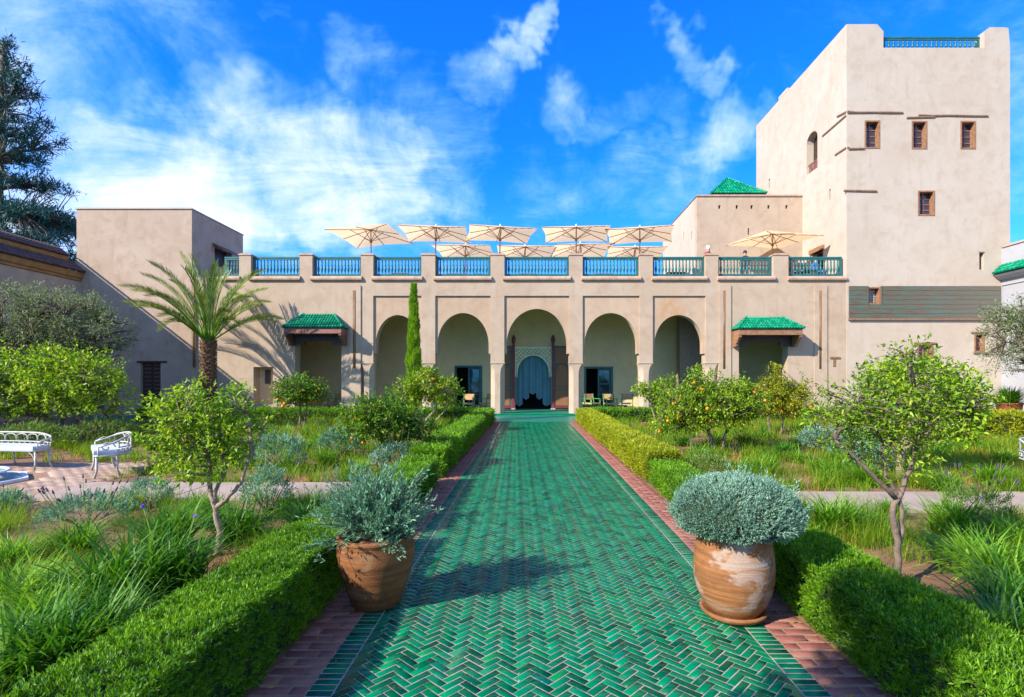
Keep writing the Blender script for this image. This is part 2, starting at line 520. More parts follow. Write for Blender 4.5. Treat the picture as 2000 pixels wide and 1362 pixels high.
def np_mesh(name, V, faces, mat, smooth=False):
    """faces: list of int arrays (M,k)"""
    V = np.asarray(V, np.float32)
    me = bpy.data.meshes.new(name)
    me.vertices.add(len(V))
    me.vertices.foreach_set('co', V.ravel())
    loops = np.concatenate([np.asarray(f, np.int32).ravel() for f in faces])
    tot = np.concatenate([np.full(len(f), np.asarray(f).shape[1], np.int32) for f in faces])
    start = np.concatenate([[0], np.cumsum(tot)[:-1]]).astype(np.int32)
    me.loops.add(len(loops))
    me.loops.foreach_set('vertex_index', loops)
    me.polygons.add(len(tot))
    me.polygons.foreach_set('loop_start', start)
    me.polygons.foreach_set('loop_total', tot)
    if smooth:
        me.polygons.foreach_set('use_smooth', np.ones(len(tot), bool))
    me.update(calc_edges=True)
    for x in (mat if isinstance(mat, (list, tuple)) else [mat]):
        me.materials.append(MATS[x])
    return me


def np_obj(name, V, faces, mat, parent=None, smooth=False):
    if parent is not None:
        V = np.asarray(V) - np.array(ORG.get(parent, Vector()))
    return link(name, np_mesh(name, V, faces, mat, smooth), parent)


class MB:
    def __init__(s):
        s.v, s.f = [], []

    def add(s, vs, fs):
        o = len(s.v)
        s.v += [tuple(map(float, v)) for v in vs]
        s.f += [tuple(i + o for i in f) for f in fs]
        return s

    def box(s, x0, x1, y0, y1, z0, z1):
        return s.add([(x0, y0, z0), (x1, y0, z0), (x1, y1, z0), (x0, y1, z0), (x0, y0, z1), (x1, y0, z1), (x1, y1, z1), (x0, y1, z1)],
                     [(0, 3, 2, 1), (4, 5, 6, 7), (0, 1, 5, 4), (1, 2, 6, 5), (2, 3, 7, 6), (3, 0, 4, 7)])

    def bar(s, p0, p1, w, h, up=(0, 0, 1)):
        p0, p1 = Vector(p0), Vector(p1)
        d = (p1 - p0).normalized()
        u = Vector(up)
        sd = d.cross(u)
        if sd.length < 1e-4:
            sd = Vector((1, 0, 0))
        sd.normalize()
        u = sd.cross(d)
        vs = [p + sd * a * w / 2 + u * b * h / 2 for p in (p0, p1) for a, b in ((-1, -1), (1, -1), (1, 1), (-1, 1))]
        return s.add(vs, [(0, 1, 2, 3), (7, 6, 5, 4), (0, 4, 5, 1), (1, 5, 6, 2), (2, 6, 7, 3), (3, 7, 4, 0)])

    def prism(s, pts, a0, a1, axis='y'):
        """pts: closed 2-D outline (convex); axis y: (x,z), x: (y,z), z: (x,y)"""
        def mk(p, a):
            return (p[0], a, p[1]) if axis == 'y' else ((a, p[0], p[1]) if axis == 'x' else (p[0], p[1], a))
        n = len(pts)
        vs = [mk(p, a0) for p in pts] + [mk(p, a1) for p in pts]
        return s.add(vs, [tuple(range(n)), tuple(range(2 * n - 1, n - 1, -1))] + [(i, i + n, (i + 1) % n + n, (i + 1) % n) for i in range(n)])

    def tube(s, pts, rad, n=6, cap=True):
        pts = [Vector(p) for p in pts]
        m = len(pts)
        if not hasattr(rad, '__len__'):
            rad = [rad] * m
        t0 = (pts[1] - pts[0]).normalized()
        ref = Vector((0, 0, 1)) if abs(t0.z) < 0.9 else Vector((1, 0, 0))
        u = t0.cross(ref).normalized()
        vs = []
        for i in range(m):
            t = (pts[min(i + 1, m - 1)] - pts[max(i - 1, 0)])
            if t.length < 1e-9:
                t = t0
            t.normalize()
            u = (u - t * u.dot(t))
            if u.length < 1e-6:
                u = t.cross(Vector((0.3, 0.5, 0.8)))
            u.normalize()
            w = t.cross(u)
            for k in range(n):
                a = 2 * math.pi * k / n
                vs.append(pts[i] + (u * math.cos(a) + w * math.sin(a)) * rad[i])
        fs = []
        for i in range(m - 1):
            for k in range(n):
                k2 = (k + 1) % n
                fs.append((i * n + k, i * n + k2, (i + 1) * n + k2, (i + 1) * n + k))
        if cap:
            fs += [tuple(range(n - 1, -1, -1)), tuple(range((m - 1) * n, m * n))]
        return s.add(vs, fs)

    def lathe(s, prof, cx=0.0, cy=0.0, n=28, close=False):
        vs, fs = [], []
        m = len(prof)
        for r, z in prof:
            for k in range(n):
                a = 2 * math.pi * k / n
                vs.append((cx + r * math.cos(a), cy + r * math.sin(a), z))
        for i in range(m - 1):
            for k in range(n):
                k2 = (k + 1) % n
                fs.append((i * n + k, i * n + k2, (i + 1) * n + k2, (i + 1) * n + k))
        if close:
            fs += [tuple(range(n - 1, -1, -1)), tuple(range((m - 1) * n, m * n))]
        return s.add(vs, fs)

    def mesh(s, name, mat, smooth=False, off=(0, 0, 0)):
        me = bpy.data.meshes.new(name)
        ox, oy, oz = off
        me.from_pydata([(x - ox, y - oy, z - oz) for x, y, z in s.v], [], s.f)
        for x in (mat if isinstance(mat, (list, tuple)) else [mat]):
            me.materials.append(MATS[x])
        if smooth:
            me.polygons.foreach_set('use_smooth', np.ones(len(me.polygons), bool))
            me.update()
        return me

    def build(s, name, mat, parent=None, smooth=False):
        off = ORG.get(parent, Vector()) if parent is not None else Vector()
        return link(name, s.mesh(name, mat, smooth, off), parent)


def copy_tree(o, parent=None):
    c = o.copy()
    C.objects.link(c)
    c.parent = parent
    for ch in o.children:
        copy_tree(ch, c)
    return c


def fx(px):
    return (px - VX) * K


def fz(py):
    return EYE - (py - VY) * K


def wx(px, d):
    return (px - VX) * d / F


def wz(py, d):
    return EYE - (py - VY) * d / F


def gd(py):
    return F * EYE / (py - VY)


def wall_grid(mb, a0, a1, z0, z1, t0, t1, holes, axis='y'):
    """wall along a with thickness t0..t1 and rectangular holes (a0,a1,z0,z1)"""
    A = sorted(set([a0, a1] + [min(max(h[i], a0), a1) for h in holes for i in (0, 1)]))
    Zs = sorted(set([z0, z1] + [min(max(h[i], z0), z1) for h in holes for i in (2, 3)]))
    na, nz = len(A) - 1, len(Zs) - 1

    def solid(i, j):
        if i < 0 or j < 0 or i >= na or j >= nz:
            return False
        ca, cz = (A[i] + A[i + 1]) / 2, (Zs[j] + Zs[j + 1]) / 2
        return not any(h[0] < ca < h[1] and h[2] < cz < h[3] for h in holes)

    def P(a, t, z):
        return (a, t, z) if axis == 'y' else (t, a, z)
    for i in range(na):
        for j in range(nz):
            if not solid(i, j):
                continue
            p, q, u, w = A[i], A[i + 1], Zs[j], Zs[j + 1]
            mb.add([P(p, t0, u), P(q, t0, u), P(q, t0, w), P(p, t0, w)], [(0, 1, 2, 3)])
            mb.add([P(p, t1, u), P(q, t1, u), P(q, t1, w), P(p, t1, w)], [(3, 2, 1, 0)])
            if not solid(i - 1, j):
                mb.add([P(p, t0, u), P(p, t1, u), P(p, t1, w), P(p, t0, w)], [(3, 2, 1, 0)])
            if not solid(i + 1, j):
                mb.add([P(q, t0, u), P(q, t1, u), P(q, t1, w), P(q, t0, w)], [(0, 1, 2, 3)])
            if not solid(i, j - 1):
                mb.add([P(p, t0, u), P(q, t0, u), P(q, t1, u), P(p, t1, u)], [(3, 2, 1, 0)])
            if not solid(i, j + 1):
                mb.add([P(p, t0, w), P(q, t0, w), P(q, t1, w), P(p, t1, w)], [(0, 1, 2, 3)])
    return mb


def arch_curve(cx, a, zs, zap, n=14):
    """round headed arch, half width a, springing zs, apex zap, drawn up to a faint point"""
    rise = zap - zs
    right = []
    for i in range(n + 1):
        t = math.pi / 2 * i / n
        right.append((cx + a * math.cos(t) ** .94, zs + rise * (math.sin(t) * .975 + .025 * (i / n) ** 3)))
    return [(2 * cx - x, z) for x, z in right] + right[::-1][1:]


def arch_panel(mb, x0, x1, z0, z1, cx, a, zs, zap, y0, y1):
    cur = arch_curve(cx, a, zs, zap)
    for (xa, za), (xb, zb) in zip(cur[:-1], cur[1:]):
        mb.add([(xa, y0, za), (xb, y0, zb), (xb, y0, z1), (xa, y0, z1)], [(0, 1, 2, 3)])
        mb.add([(xa, y1, za), (xb, y1, zb), (xb, y1, z1), (xa, y1, z1)], [(3, 2, 1, 0)])
        mb.add([(xa, y0, za), (xb, y0, zb), (xb, y1, zb), (xa, y1, za)], [(3, 2, 1, 0)])
    for p, q, side in ((x0, cx - a, 1), (cx + a, x1, 0)):
        mb.add([(p, y0, z0), (q, y0, z0), (q, y0, z1), (p, y0, z1)], [(0, 1, 2, 3)])
        mb.add([(p, y1, z0), (q, y1, z0), (q, y1, z1), (p, y1, z1)], [(3, 2, 1, 0)])
        mb.add([(p, y0, z0), (q, y0, z0), (q, y1, z0), (p, y1, z0)], [(3, 2, 1, 0)])
        e = q if side else p
        mb.add([(e, y0, z0), (e, y1, z0), (e, y1, zs), (e, y0, zs)], [(0, 1, 2, 3)] if side else [(3, 2, 1, 0)])
    return mb


# ------------------------------------------------------------------ ground and paths
g_ = MB()
g_.add([(-400, -60, 0), (400, -60, 0), (400, 500, 0), (-400, 500, 0)], [(0, 1, 2, 3)])
tagk(g_.build('ground', 'soil'), 'reddish bare garden soil under the beds', None, None, 'structure')

PX0, PX1 = -1.215, 1.625          # green tile field with its border rows
BX0, BX1 = -1.515, 1.915          # brick edging outside
PY0, PY1 = 0.6, 22.2
path = MB().add([(PX0, PY0, .004), (PX1, PY0, .004), (PX1, PY1, .004), (PX0, PY1, .004)], [(0, 1, 2, 3)]).build('tiled_path', 'mortar')
tagk(path, 'long green glazed herringbone tile path between hedges', None, None, 'structure')
edge = MB()
edge.add([(BX0, PY0, .004), (PX0, PY0, .004), (PX0, PY1, .004), (BX0, PY1, .004)], [(0, 1, 2, 3)])
edge.add([(PX1, PY0, .004), (BX1, PY0, .004), (BX1, PY1, .004), (PX1, PY1, .004)], [(0, 1, 2, 3)])
edging = edge.build('brick_edging', 'brick_mortar')
tagk(edging, 'red brick edging along both sides of the green path', None, None, 'structure')


def tile_template(L, Wd, h=0.0026, bev=0.0014):
    l, w = L / 2, Wd / 2
    V = []
    for z, i in ((-0.003, 0), (h - bev, 0), (h, bev)):
        V += [(-l + i, -w + i, z), (l - i, -w + i, z), (l - i, w - i, z), (-l + i, w - i, z)]
    Fq = []
    for a in (0, 4):
        for k in range(4):
            Fq.append((a + k, a + (k + 1) % 4, a + 4 + (k + 1) % 4, a + 4 + k))
    Fq.append((8, 9, 10, 11))
    return np.array(V, float), np.array(Fq)


def place_many(tmpl, faces, cen, ang, jit=0.0):
    """stamp template at centres with yaw and slight random tilt"""
    n = len(cen)
    V = np.repeat(tmpl[None], n, 0).copy()
    tx = rng.normal(0, jit, n)
    ty = rng.normal(0, jit, n)
    V[:, :, 2] += V[:, :, 0] * tx[:, None] + V[:, :, 1] * ty[:, None]
    c, s = np.cos(ang)[:, None], np.sin(ang)[:, None]
    x = V[:, :, 0] * c - V[:, :, 1] * s
    y = V[:, :, 0] * s + V[:, :, 1] * c
    V[:, :, 0] = x + cen[:, 0, None]
    V[:, :, 1] = y + cen[:, 1, None]
    V[:, :, 2] += cen[:, 2, None]
    Fq = (faces[None] + (np.arange(n) * len(tmpl))[:, None, None]).reshape(-1, faces.shape[1])
    return V.reshape(-1, 3), Fq


def clip_poly(poly, a, b, lo, axis):
    out = []
    for i in range(len(poly)):
        p, q = poly[i], poly[(i + 1) % len(poly)]
        ip = p[axis] >= a if lo else p[axis] <= b
        iq = q[axis] >= a if lo else q[axis] <= b
        if ip:
            out.append(p)
        if ip != iq:
            e = a if lo else b
            t = (e - p[axis]) / (q[axis] - p[axis])
            out.append((p[0] + (q[0] - p[0]) * t, p[1] + (q[1] - p[1]) * t))
    return out


TL, TW, J = 0.1415, 0.0515, 0.0066
HX0, HX1 = PX0 + 0.150, PX1 - 0.150
ca = math.cos(R(46.5))
sa = math.sin(R(46.5))
full, cut = [], []
for ii in range(-30, 330):
    for k in range(-14, 15):
        for horiz in (True, False):
            if horiz:
                x0, y0, lx, ly = ii * TW + k * TL, ii * TW - k * TL, TL, TW
            else:
                x0, y0, lx, ly = ii * TW + k * TL + TL, ii * TW - k * TL + TW - TL, TW, TL
            cx, cy = x0 + lx / 2, y0 + ly / 2
            X = cx * ca - cy * sa + 0.2
            Y = cx * sa + cy * ca + PY0
            if X < HX0 - 0.1 or X > HX1 + 0.1 or Y < PY0 - .1 or Y > PY1 + .1:
                continue
            w, h = (lx - J) / 2, (ly - J) / 2
            quad = [(X + a * ca - b * sa, Y + a * sa + b * ca) for a, b in ((-w, -h), (w, -h), (w, h), (-w, h))]
            inside = all(HX0 <= q[0] <= HX1 and PY0 <= q[1] <= PY1 for q in quad)
            if inside:
                full.append((X, Y, R(46.5) if horiz else R(46.5) + math.pi / 2))
            else:
                pl = quad
                for lo, ax, lim in ((True, 0, HX0), (False, 0, HX1), (True, 1, PY0), (False, 1, PY1)):
                    if len(pl) > 2:
                        pl = clip_poly(pl, lim, lim, lo, ax)
                if len(pl) > 2:
                    ar = abs(sum(pl[i][0] * pl[(i + 1) % len(pl)][1] - pl[(i + 1) % len(pl)][0] * pl[i][1] for i in range(len(pl)))) / 2
                    if ar > 2e-4:
                        cut.append(pl)
full = np.array(full)
# border rows, tiles laid across the path edge
brow = []
for x in (PX0 + 0.072, PX1 - 0.072):
    y = PY0 + 0.03
    while y < PY1:
        brow.append((x, y, rng.normal(0, .006)))
        y += 0.0565
allt = np.concatenate([full, np.array(brow)])
tt, tf = tile_template(TL - J, TW - J)


def in_view(a):
    px = VX + F * a[:, 0] / np.maximum(a[:, 1], .1)
    py = VY + F * EYE / np.maximum(a[:, 1], .1)
    return (px > 0) & (px < 2000) & (py < 1362) & (a[:, 1] > 0.3)


def split_near(a, n):
    vis = in_view(a)
    order = np.argsort(np.where(vis, a[:, 1], 1e6))
    near = np.zeros(len(a), bool)
    near[order[:n]] = True
    near &= vis
    return near


near = split_near(allt, 300)
cen = np.c_[allt[:, :2], np.full(len(allt), .004)]
V, Fq = place_many(tt, tf, cen[~near], allt[~near, 2] + rng.normal(0, .010, (~near).sum()), 0.006)
o = np_obj('tile_field', V, [Fq], 'green_tile', path)
o['kind'] = 'stuff'
variants = []
for i in range(4):
    t2 = tt.copy()
    t2[4:, :2] += rng.normal(0, .0012, (8, 2))
    variants.append(np_mesh('tile', t2, [tf], 'green_tile'))
for (x, y, a) in allt[near]:
    o = link('tile', random.choice(variants), path)
    o.location = (x + rng.normal(0, .0008), y + rng.normal(0, .0008), .004 + rng.normal(0, .0006))
    o.rotation_euler = (rng.normal(0, .006), rng.normal(0, .006), a + rng.normal(0, .010))
cm = MB()
for pl in cut:
    n = len(pl)
    z1 = .0064
    cm.add([(x, y, .003) for x, y in pl] + [(x, y, z1) for x, y in pl],
           [tuple(range(n, 2 * n))] + [(i, (i + 1) % n, (i + 1) % n + n, i + n) for i in range(n)])
o = cm.build('cut_tiles', 'green_tile', path)
o['kind'] = 'stuff'

# brick edging: rows of one long and one short brick, breaking joint
bl = []
for side, x0, x1 in ((0, BX0, PX0), (1, PX1, BX1)):
    y, r = PY0 + .05, 0
    while y < PY1:
        a, b = (0.185, 0.085) if r % 2 else (0.085, 0.185)
        xs = x0 + .006
        for L in (a, b):
            bl.append((xs + L / 2, y, L))
            xs += L + .016
        y += 0.0985
        r += 1
bl = np.array(bl)
near = split_near(bl, 300)
bm = {}
for L in (0.185, 0.085):
    t_, f_ = tile_template(L, .062, .005, .0025)
    bm[L] = (np_mesh('brick', t_, [f_], 'brick_red'), t_, f_)
for L in (0.185, 0.085):
    sel = (~near) & (np.abs(bl[:, 2] - L) < .01)
    c_ = np.c_[bl[sel, :2], np.full(sel.sum(), .004)]
    V, Fq = place_many(bm[L][1], bm[L][2], c_, rng.normal(0, .012, sel.sum()), .01)
    o = np_obj('brick_rows', V, [Fq], 'brick_red', edging)
    o['kind'] = 'stuff'
for x, y, L in bl[near]:
    o = link('brick', bm[0.185 if L > .1 else 0.085][0], edging)
    o.location = (x, y, .004 + rng.normal(0, .0012))
    o.rotation_euler = (rng.normal(0, .01), rng.normal(0, .01), rng.normal(0, .012))

# walk along the gallery, cross paths, patio
walk = MB().add([(-21, PY1 + 1.6, .008), (23, PY1 + 1.6, .008), (23, 26.38, .008), (-21, 26.38, .008)], [(0, 1, 2, 3)])
walk.add([(BX0, PY1, .008), (BX1, PY1, .008), (BX1, PY1 + 1.6, .008), (BX0, PY1 + 1.6, .008)], [(0, 1, 2, 3)])
tagk(walk.build('gallery_walk', 'green_walk'), 'green tiled walk in front of the arcade', None, None, 'structure')


def slab_path(name, label, x0, x1, y0, y1, n):
    root = MB().add([(x0, y0, .004), (x1, y0, .004), (x1, y1, .004), (x0, y1, .004)], [(0, 1, 2, 3)]).build(name, 'mortar')
    tagk(root, label, None, None, 'structure')
    st = (x1 - x0) / n
    for i in range(n):
        MB().box(x0 + i * st + .008, x0 + (i + 1) * st - .008, y0, y1, .005, .045 + rng.normal(0, .0015)).build('slab', 'path_slab', root)
    return root


slab_path('cross_path', 'pale pink slab path crossing the left beds towards the patio', -7.2, -2.05, 7.55, 8.75, 5)
slab_path('cross_path', 'pale pink slab path crossing the right beds', 2.5, 16.5, 6.85, 8.0, 11)
patio = MB().add([(-15, 7.3, .004), (-6.8, 7.3, .004), (-7.6, 11.1, .004), (-15, 11.1, .004)], [(0, 1, 2, 3)]).build('patio', 'brick_mortar')
tagk(patio, 'pinkish brick patio around the low fountain', None, None, 'structure')
t_, f_ = tile_template(.208, .099, .012, .004)
pc = []
for r in range(int(3.7 / .107)):
    y = 7.36 + r * .107
    for i in range(42):
        x = -14.9 + i * .216 + (.108 if r % 2 else 0)
        lim = -6.9 - .8 * (y - 7.3) / 3.8
        if x < lim and not (math.hypot(x + 9.55, y - 8.75) < 1.25):
            pc.append((x, y, .004))
pc = np.array(pc)
V, Fq = place_many(t_, f_, pc, rng.normal(0, .01, len(pc)), .008)
o = np_obj('pavers', V, [Fq], 'paver', patio)
o['kind'] = 'stuff'

# ------------------------------------------------------------------ the palace with its arcade
palace = thing('arcade_palace', 'long cream plaster palace with five arches and a terrace balustrade', 'palace', (0, D0, 0))
YB = D0 + 0.62
ZT = fz(541)
GF = 0.10                               # gallery floor
POSTS = [(467, 490), (585, 610), (705, 729), (823, 850), (958, 985), (1112, 1138), (1249, 1275), (1378, 1403), (1511, 1540)]
BAYS = [(729, 823), (850, 958), (985, 1112), (1138, 1249), (1275, 1378)]

LO = (fx(576), fx(667), GF, 3.9)        # doorways under the two canopies
RO = (fx(1443), fx(1539), GF, 3.9)
NI = (fx(495), fx(533), fz(791), fz(717))
mb = wall_grid(MB(), fx(375), fx(705), 0, ZT, D0, YB, [LO, NI])
mb.build('wall', 'plaster', palace)
mb = wall_grid(MB(), fx(1403), fx(1653), 0, ZT, D0, YB, [RO])
mb.build('wall', 'plaster', palace)
# niche: back and small shutter
nb = MB().box(NI[0] - .05, NI[1] + .05, YB + .001, YB + .08, NI[2] - .05, NI[3] + .05).build('niche_back', 'plaster_sand', palace)
MB().box(fx(506), fx(517), YB - .03, YB, fz(750), fz(722)).build('hatch', 'door_grey', palace)


def pillar(x0, x1):
    mb = MB()
    zc = fz(709)
    mb.box(x0, x1, D0, YB, zc, ZT)
    mb.box(x0 - .03, x1 + .03, D0 - .03, YB + .03, zc - .035, zc + .002)
    # octagonal shaft, chamfers dying out in a concave stop under the block
    cxx, w, dy = (x0 + x1) / 2, (x1 - x0) / 2, (YB - D0) / 2
    cy = D0 + dy
    rings = []
    for i, (z, cf) in enumerate([(GF, 1), (GF + .02, 1), (zc - .60, 1), (zc - .45, .96), (zc - .30, .82), (zc - .18, .58), (zc - .09, .28), (zc - .034, .02)]):
        c_ = .205 * cf
        rings.append([(cxx - w + c_, cy - dy, z), (cxx + w - c_, cy - dy, z), (cxx + w, cy - dy + c_, z), (cxx + w, cy + dy - c_, z),
                      (cxx + w - c_, cy + dy, z), (cxx - w + c_, cy + dy, z), (cxx - w, cy + dy - c_, z), (cxx - w, cy - dy + c_, z)])
    vs = [p for r in rings for p in r]
    fs = []
    for i in range(len(rings) - 1):
        for k in range(8):
            fs.append((i * 8 + k, i * 8 + (k + 1) % 8, (i + 1) * 8 + (k + 1) % 8, (i + 1) * 8 + k))
    mb.add(vs, fs)
    return mb.build('pillar', 'plaster', palace)


for a, b in POSTS[2:8]:
    pillar(fx(a), fx(b))
ZF = fz(578)
for i, (a, b) in enumerate(BAYS):
    x0, x1 = fx(a), fx(b)
    MB().box(x0, x1, D0, YB, ZF, ZT).build('lintel', 'plaster', palace)
    cx = (x0 + x1) / 2
    half = (x1 - x0) / 2 - (.10 if i != 2 else .11)
    apex = fz([615, 611, 603, 611, 615][i])
    arch_panel(MB(), x0 + .001, x1 - .001, fz(691), ZF, cx, half, fz(673), apex, D0 + .085, YB - .06).build('arch', 'plaster_peach', palace)

# posts above the parapet, ledges, balustrades
for a, b in POSTS:
    x0, x1 = fx(a), fx(b)
    MB().box(x0, x1, D0, D0 + .5, ZT, fz(499)).build('post', 'plaster', palace)
    mb = MB()
    mb.box(x0 - .035, x1 + .035, D0 - .035, D0 + .535, fz(499) + .001, fz(496.5))
    mb.prism([(x0 - .02, fz(496.5)), (x1 + .02, fz(496.5)), (x1 - .06, fz(494.8)), (x0 + .06, fz(494.8))], D0 - .02, D0 + .52)
    mb.build('post_cap', 'coping', palace)
bal_prof = [(.030, 0), (.034, .03), (.020, .05), (.024, .08), (.046, .20), (.050, .27), (.040, .38), (.026, .47), (.036, .49), (.036, .52), (.026, .54),
            (.034, .60), (.030, .66), (.020, .71), (.034, .73), (.030, .76)]
bal_me = MB().lathe(bal_prof, 0, 0, 8).mesh('baluster', 'teal_paint', True)
SEGS = [(433, 467), (490, 585), (610, 705), (729, 823), (850, 958), (985, 1112), (1138, 1249), (1275, 1378), (1403, 1511), (1540, 1650)]


def balustrade(parent, x0, x1, y, z0, z1, pitch=.168, stile=.11):
    mb = MB()
    mb.box(x0, x1, y - .05, y + .05, z1 - .075, z1)
    mb.box(x0, x1, y - .035, y + .035, z1 - .155, z1 - .076)
    mb.box(x0, x1, y - .04, y + .04, z0, z0 + .12)
    mb.box(x0 + .001, x0 + stile, y - .034, y + .034, z0 + .121, z1 - .156)
    mb.box(x1 - stile, x1 - .001, y - .034, y + .034, z0 + .121, z1 - .156)
    r = mb.build('balustrade', 'teal_paint', parent)
    n = max(2, round((x1 - x0 - 2 * stile) / pitch))
    for i in range(n):
        o = link('baluster', bal_me, r)
        x = x0 + stile + (x1 - x0 - 2 * stile) * (i + .5) / n
        o.location = Vector((x, y, z0 + .12)) - ORG[parent]
        o.scale = (1.22, 1.22, (z1 - z0 - .275) / .76)
    return r


for a, b in SEGS:
    x0, x1 = fx(a), fx(b)
    mb = MB()
    mb.prism([(D0 + .001, ZT + .001), (D0 + .5, ZT + .001), (D0 + .5, ZT + .05), (D0 + .02, ZT + .035), (D0 - .10, ZT - .02), (D0 - .135, ZT - .09),
              (D0 - .12, ZT - .16), (D0 - .075, ZT - .20), (D0 - .001, ZT - .205), (D0 - .001, ZT - .01)][:2] +
             [(D0 + .5, ZT + .05), (D0 + .02, ZT + .035)], x0 + .001, x1 - .001, 'x')
    mb.prism([(D0 - .002, ZT - .205), (D0 - .002, ZT + .036), (D0 - .05, ZT + .022), (D0 - .115, ZT - .03), (D0 - .14, ZT - .10), (D0 - .12, ZT - .165), (D0 - .07, ZT - .20)],
             x0 - (.06 if a != 433 else 0), x1 + .06, 'x')
    mb.build('ledge', 'coping', palace)
    balustrade(palace, x0 + .02, x1 - .02, D0 + .25, ZT + .06, fz(500))

# terrace slab and gallery shell
X_L, X_R = -15.2, 15.0
MB().box(fx(375), 15.68, YB + .003, 45, 6.1, 6.82).build('terrace', 'terrace_floor', palace)
MB().box(X_L, X_R, D0 - .08, 34.6, -.2, GF).build('gallery_floor', 'green_walk', palace)
MB().box(X_L, X_R, D0 - .10, D0 - .082, 0, GF + .003).build('step_riser', 'roof_green', palace)
BW = 30.5
kb = BW / F


def bx(px):
    return (px - VX) * kb


def bz(py):
    return EYE - (py - VY) * kb


PC = 0.19
D_C = (PC - 1.03, PC + 1.03, GF, bz(693))
D_L = (bx(890), bx(940), GF, bz(716))
D_R = (bx(1143), bx(1195), GF, bz(718))
wall_grid(MB(), X_L, X_R, GF, 6.1, BW, BW + .4, [D_C, D_L, D_R]).build('gallery_wall', 'plaster_sand', palace)
MB().box(X_L - .3, X_L, YB, 35, 0, 6.1).build('end_wall', 'plaster_sand', palace)
MB().box(X_R, X_R + .3, YB, 35, 0, 6.1).build('end_wall', 'plaster_sand', palace)
MB().box(X_L, X_R, 34.6, 35, 0, 6.1).build('rear_wall', 'plaster_sand', palace)
# brick pier inside the gallery at the right
pier = MB()
for r in range(44):
    pier.box(fx(1352) + (r % 2) * .012, fx(1403), 28.6, 29.3, GF + .02 + r * .13, GF + .02 + r * .13 + .115)
pier.box(fx(1352) + .03, fx(1403), 28.63, 29.29, GF, 6.08)
pier.build('brick_pier', 'warm_wood' if False else 'bark_pale', palace)
MB().box(fx(1447), fx(1470), 28.9, 29.6, GF, fz(700)).build('brick_pier', 'bark_pale', palace)

MB().box(X_L + .001, X_R - .001, YB + .004, BW - .001, 6.0, 6.098).build('ceiling', 'plaster_sand', palace)
# raised strips with copper rain pipes in slots
for a, b, s0, s1, zt, zb, kk in ((683, 705, 690, 695.5, 568, 720, 0), (1404, 1427.5, 1411.5, 1416.5, 568, 721, 1), (1590, 1615, 1599, 1604, 568, 721, 1)):
    x0, x1 = fx(a), fx(b)
    wall_grid(MB(), x0, x1, .01, fz(558), D0 - .05, D0 - .002, [(fx(s0), fx(s1), fz(zb), fz(zt))]).build('raised_strip', 'plaster', palace)
    MB().tube([((fx(s0) + fx(s1)) / 2, D0 - .012, fz(zb)), ((fx(s0) + fx(s1)) / 2, D0 - .012, fz(zt))], (fx(s1) - fx(s0)) * .42, 8).build('rain_pipe', 'copper_pipe', palace, True)


# canopies of green tile on timber brackets
def half_tile(mb, p0, p1, r, up, n=5):
    p0, p1, up = Vector(p0), Vector(p1), Vector(up).normalized()
    d = (p1 - p0).normalized()
    sd = d.cross(up).normalized()
    up = sd.cross(d)
    vs = []
    for p, rr in ((p0, r), (p1, r * .86)):
        for k in range(n + 1):
            a = math.pi * k / n
            vs.append(p + sd * math.cos(a) * rr + up * math.sin(a) * rr)
    fs = [(k, k + 1, k + n + 2, k + n + 1) for k in range(n)]
    fs.append(tuple(range(n, -1, -1)))
    mb.add(vs, fs)


def tile_slope(mb, e0, e1, t0, t1, r=.062, rows=6):
    """cover a slope between eave e0-e1 and top t0-t1 with rows of half-round tiles running down the fall line"""
    e0, e1, t0, t1 = map(Vector, (e0, e1, t0, t1))
    ax = (e1 - e0).normalized()
    fall = (t0 - e0) - ax * (t0 - e0).dot(ax)
    nrml = ax.cross(fall).normalized()
    if nrml.z < 0:
        nrml = -nrml
    Lf = fall.length
    fd = fall / Lf
    n = int((e1 - e0).length / (2 * r * 1.04))
    st = (e1 - e0).length / n
    off0 = (t0 - e0).dot(ax)
    off1 = (t1 - e0).dot(ax)
    Le = (e1 - e0).length
    for i in range(n):
        a = (i + .5) * st
        lim = 1.0
        if a < off0:
            lim = a / max(off0, 1e-6)
        if a > off1:
            lim = min(lim, (Le - a) / max(Le - off1, 1e-6))
        m_ = max(1, round(rows * lim))
        for j in range(m_):
            s0_, s1_ = Lf * lim * j / m_, Lf * lim * (j + 1.12) / m_
            jx = random.uniform(-.006, .006)
            half_tile(mb, e0 + ax * (a + jx) + fd * s0_ + nrml * (.008 + .018), e0 + ax * (a + jx) + fd * min(s1_, Lf * lim) + nrml * .004, r, nrml)
    # bedding under the tiles
    mb.add([e0, e1, t1, t0], [(0, 1, 2, 3)])


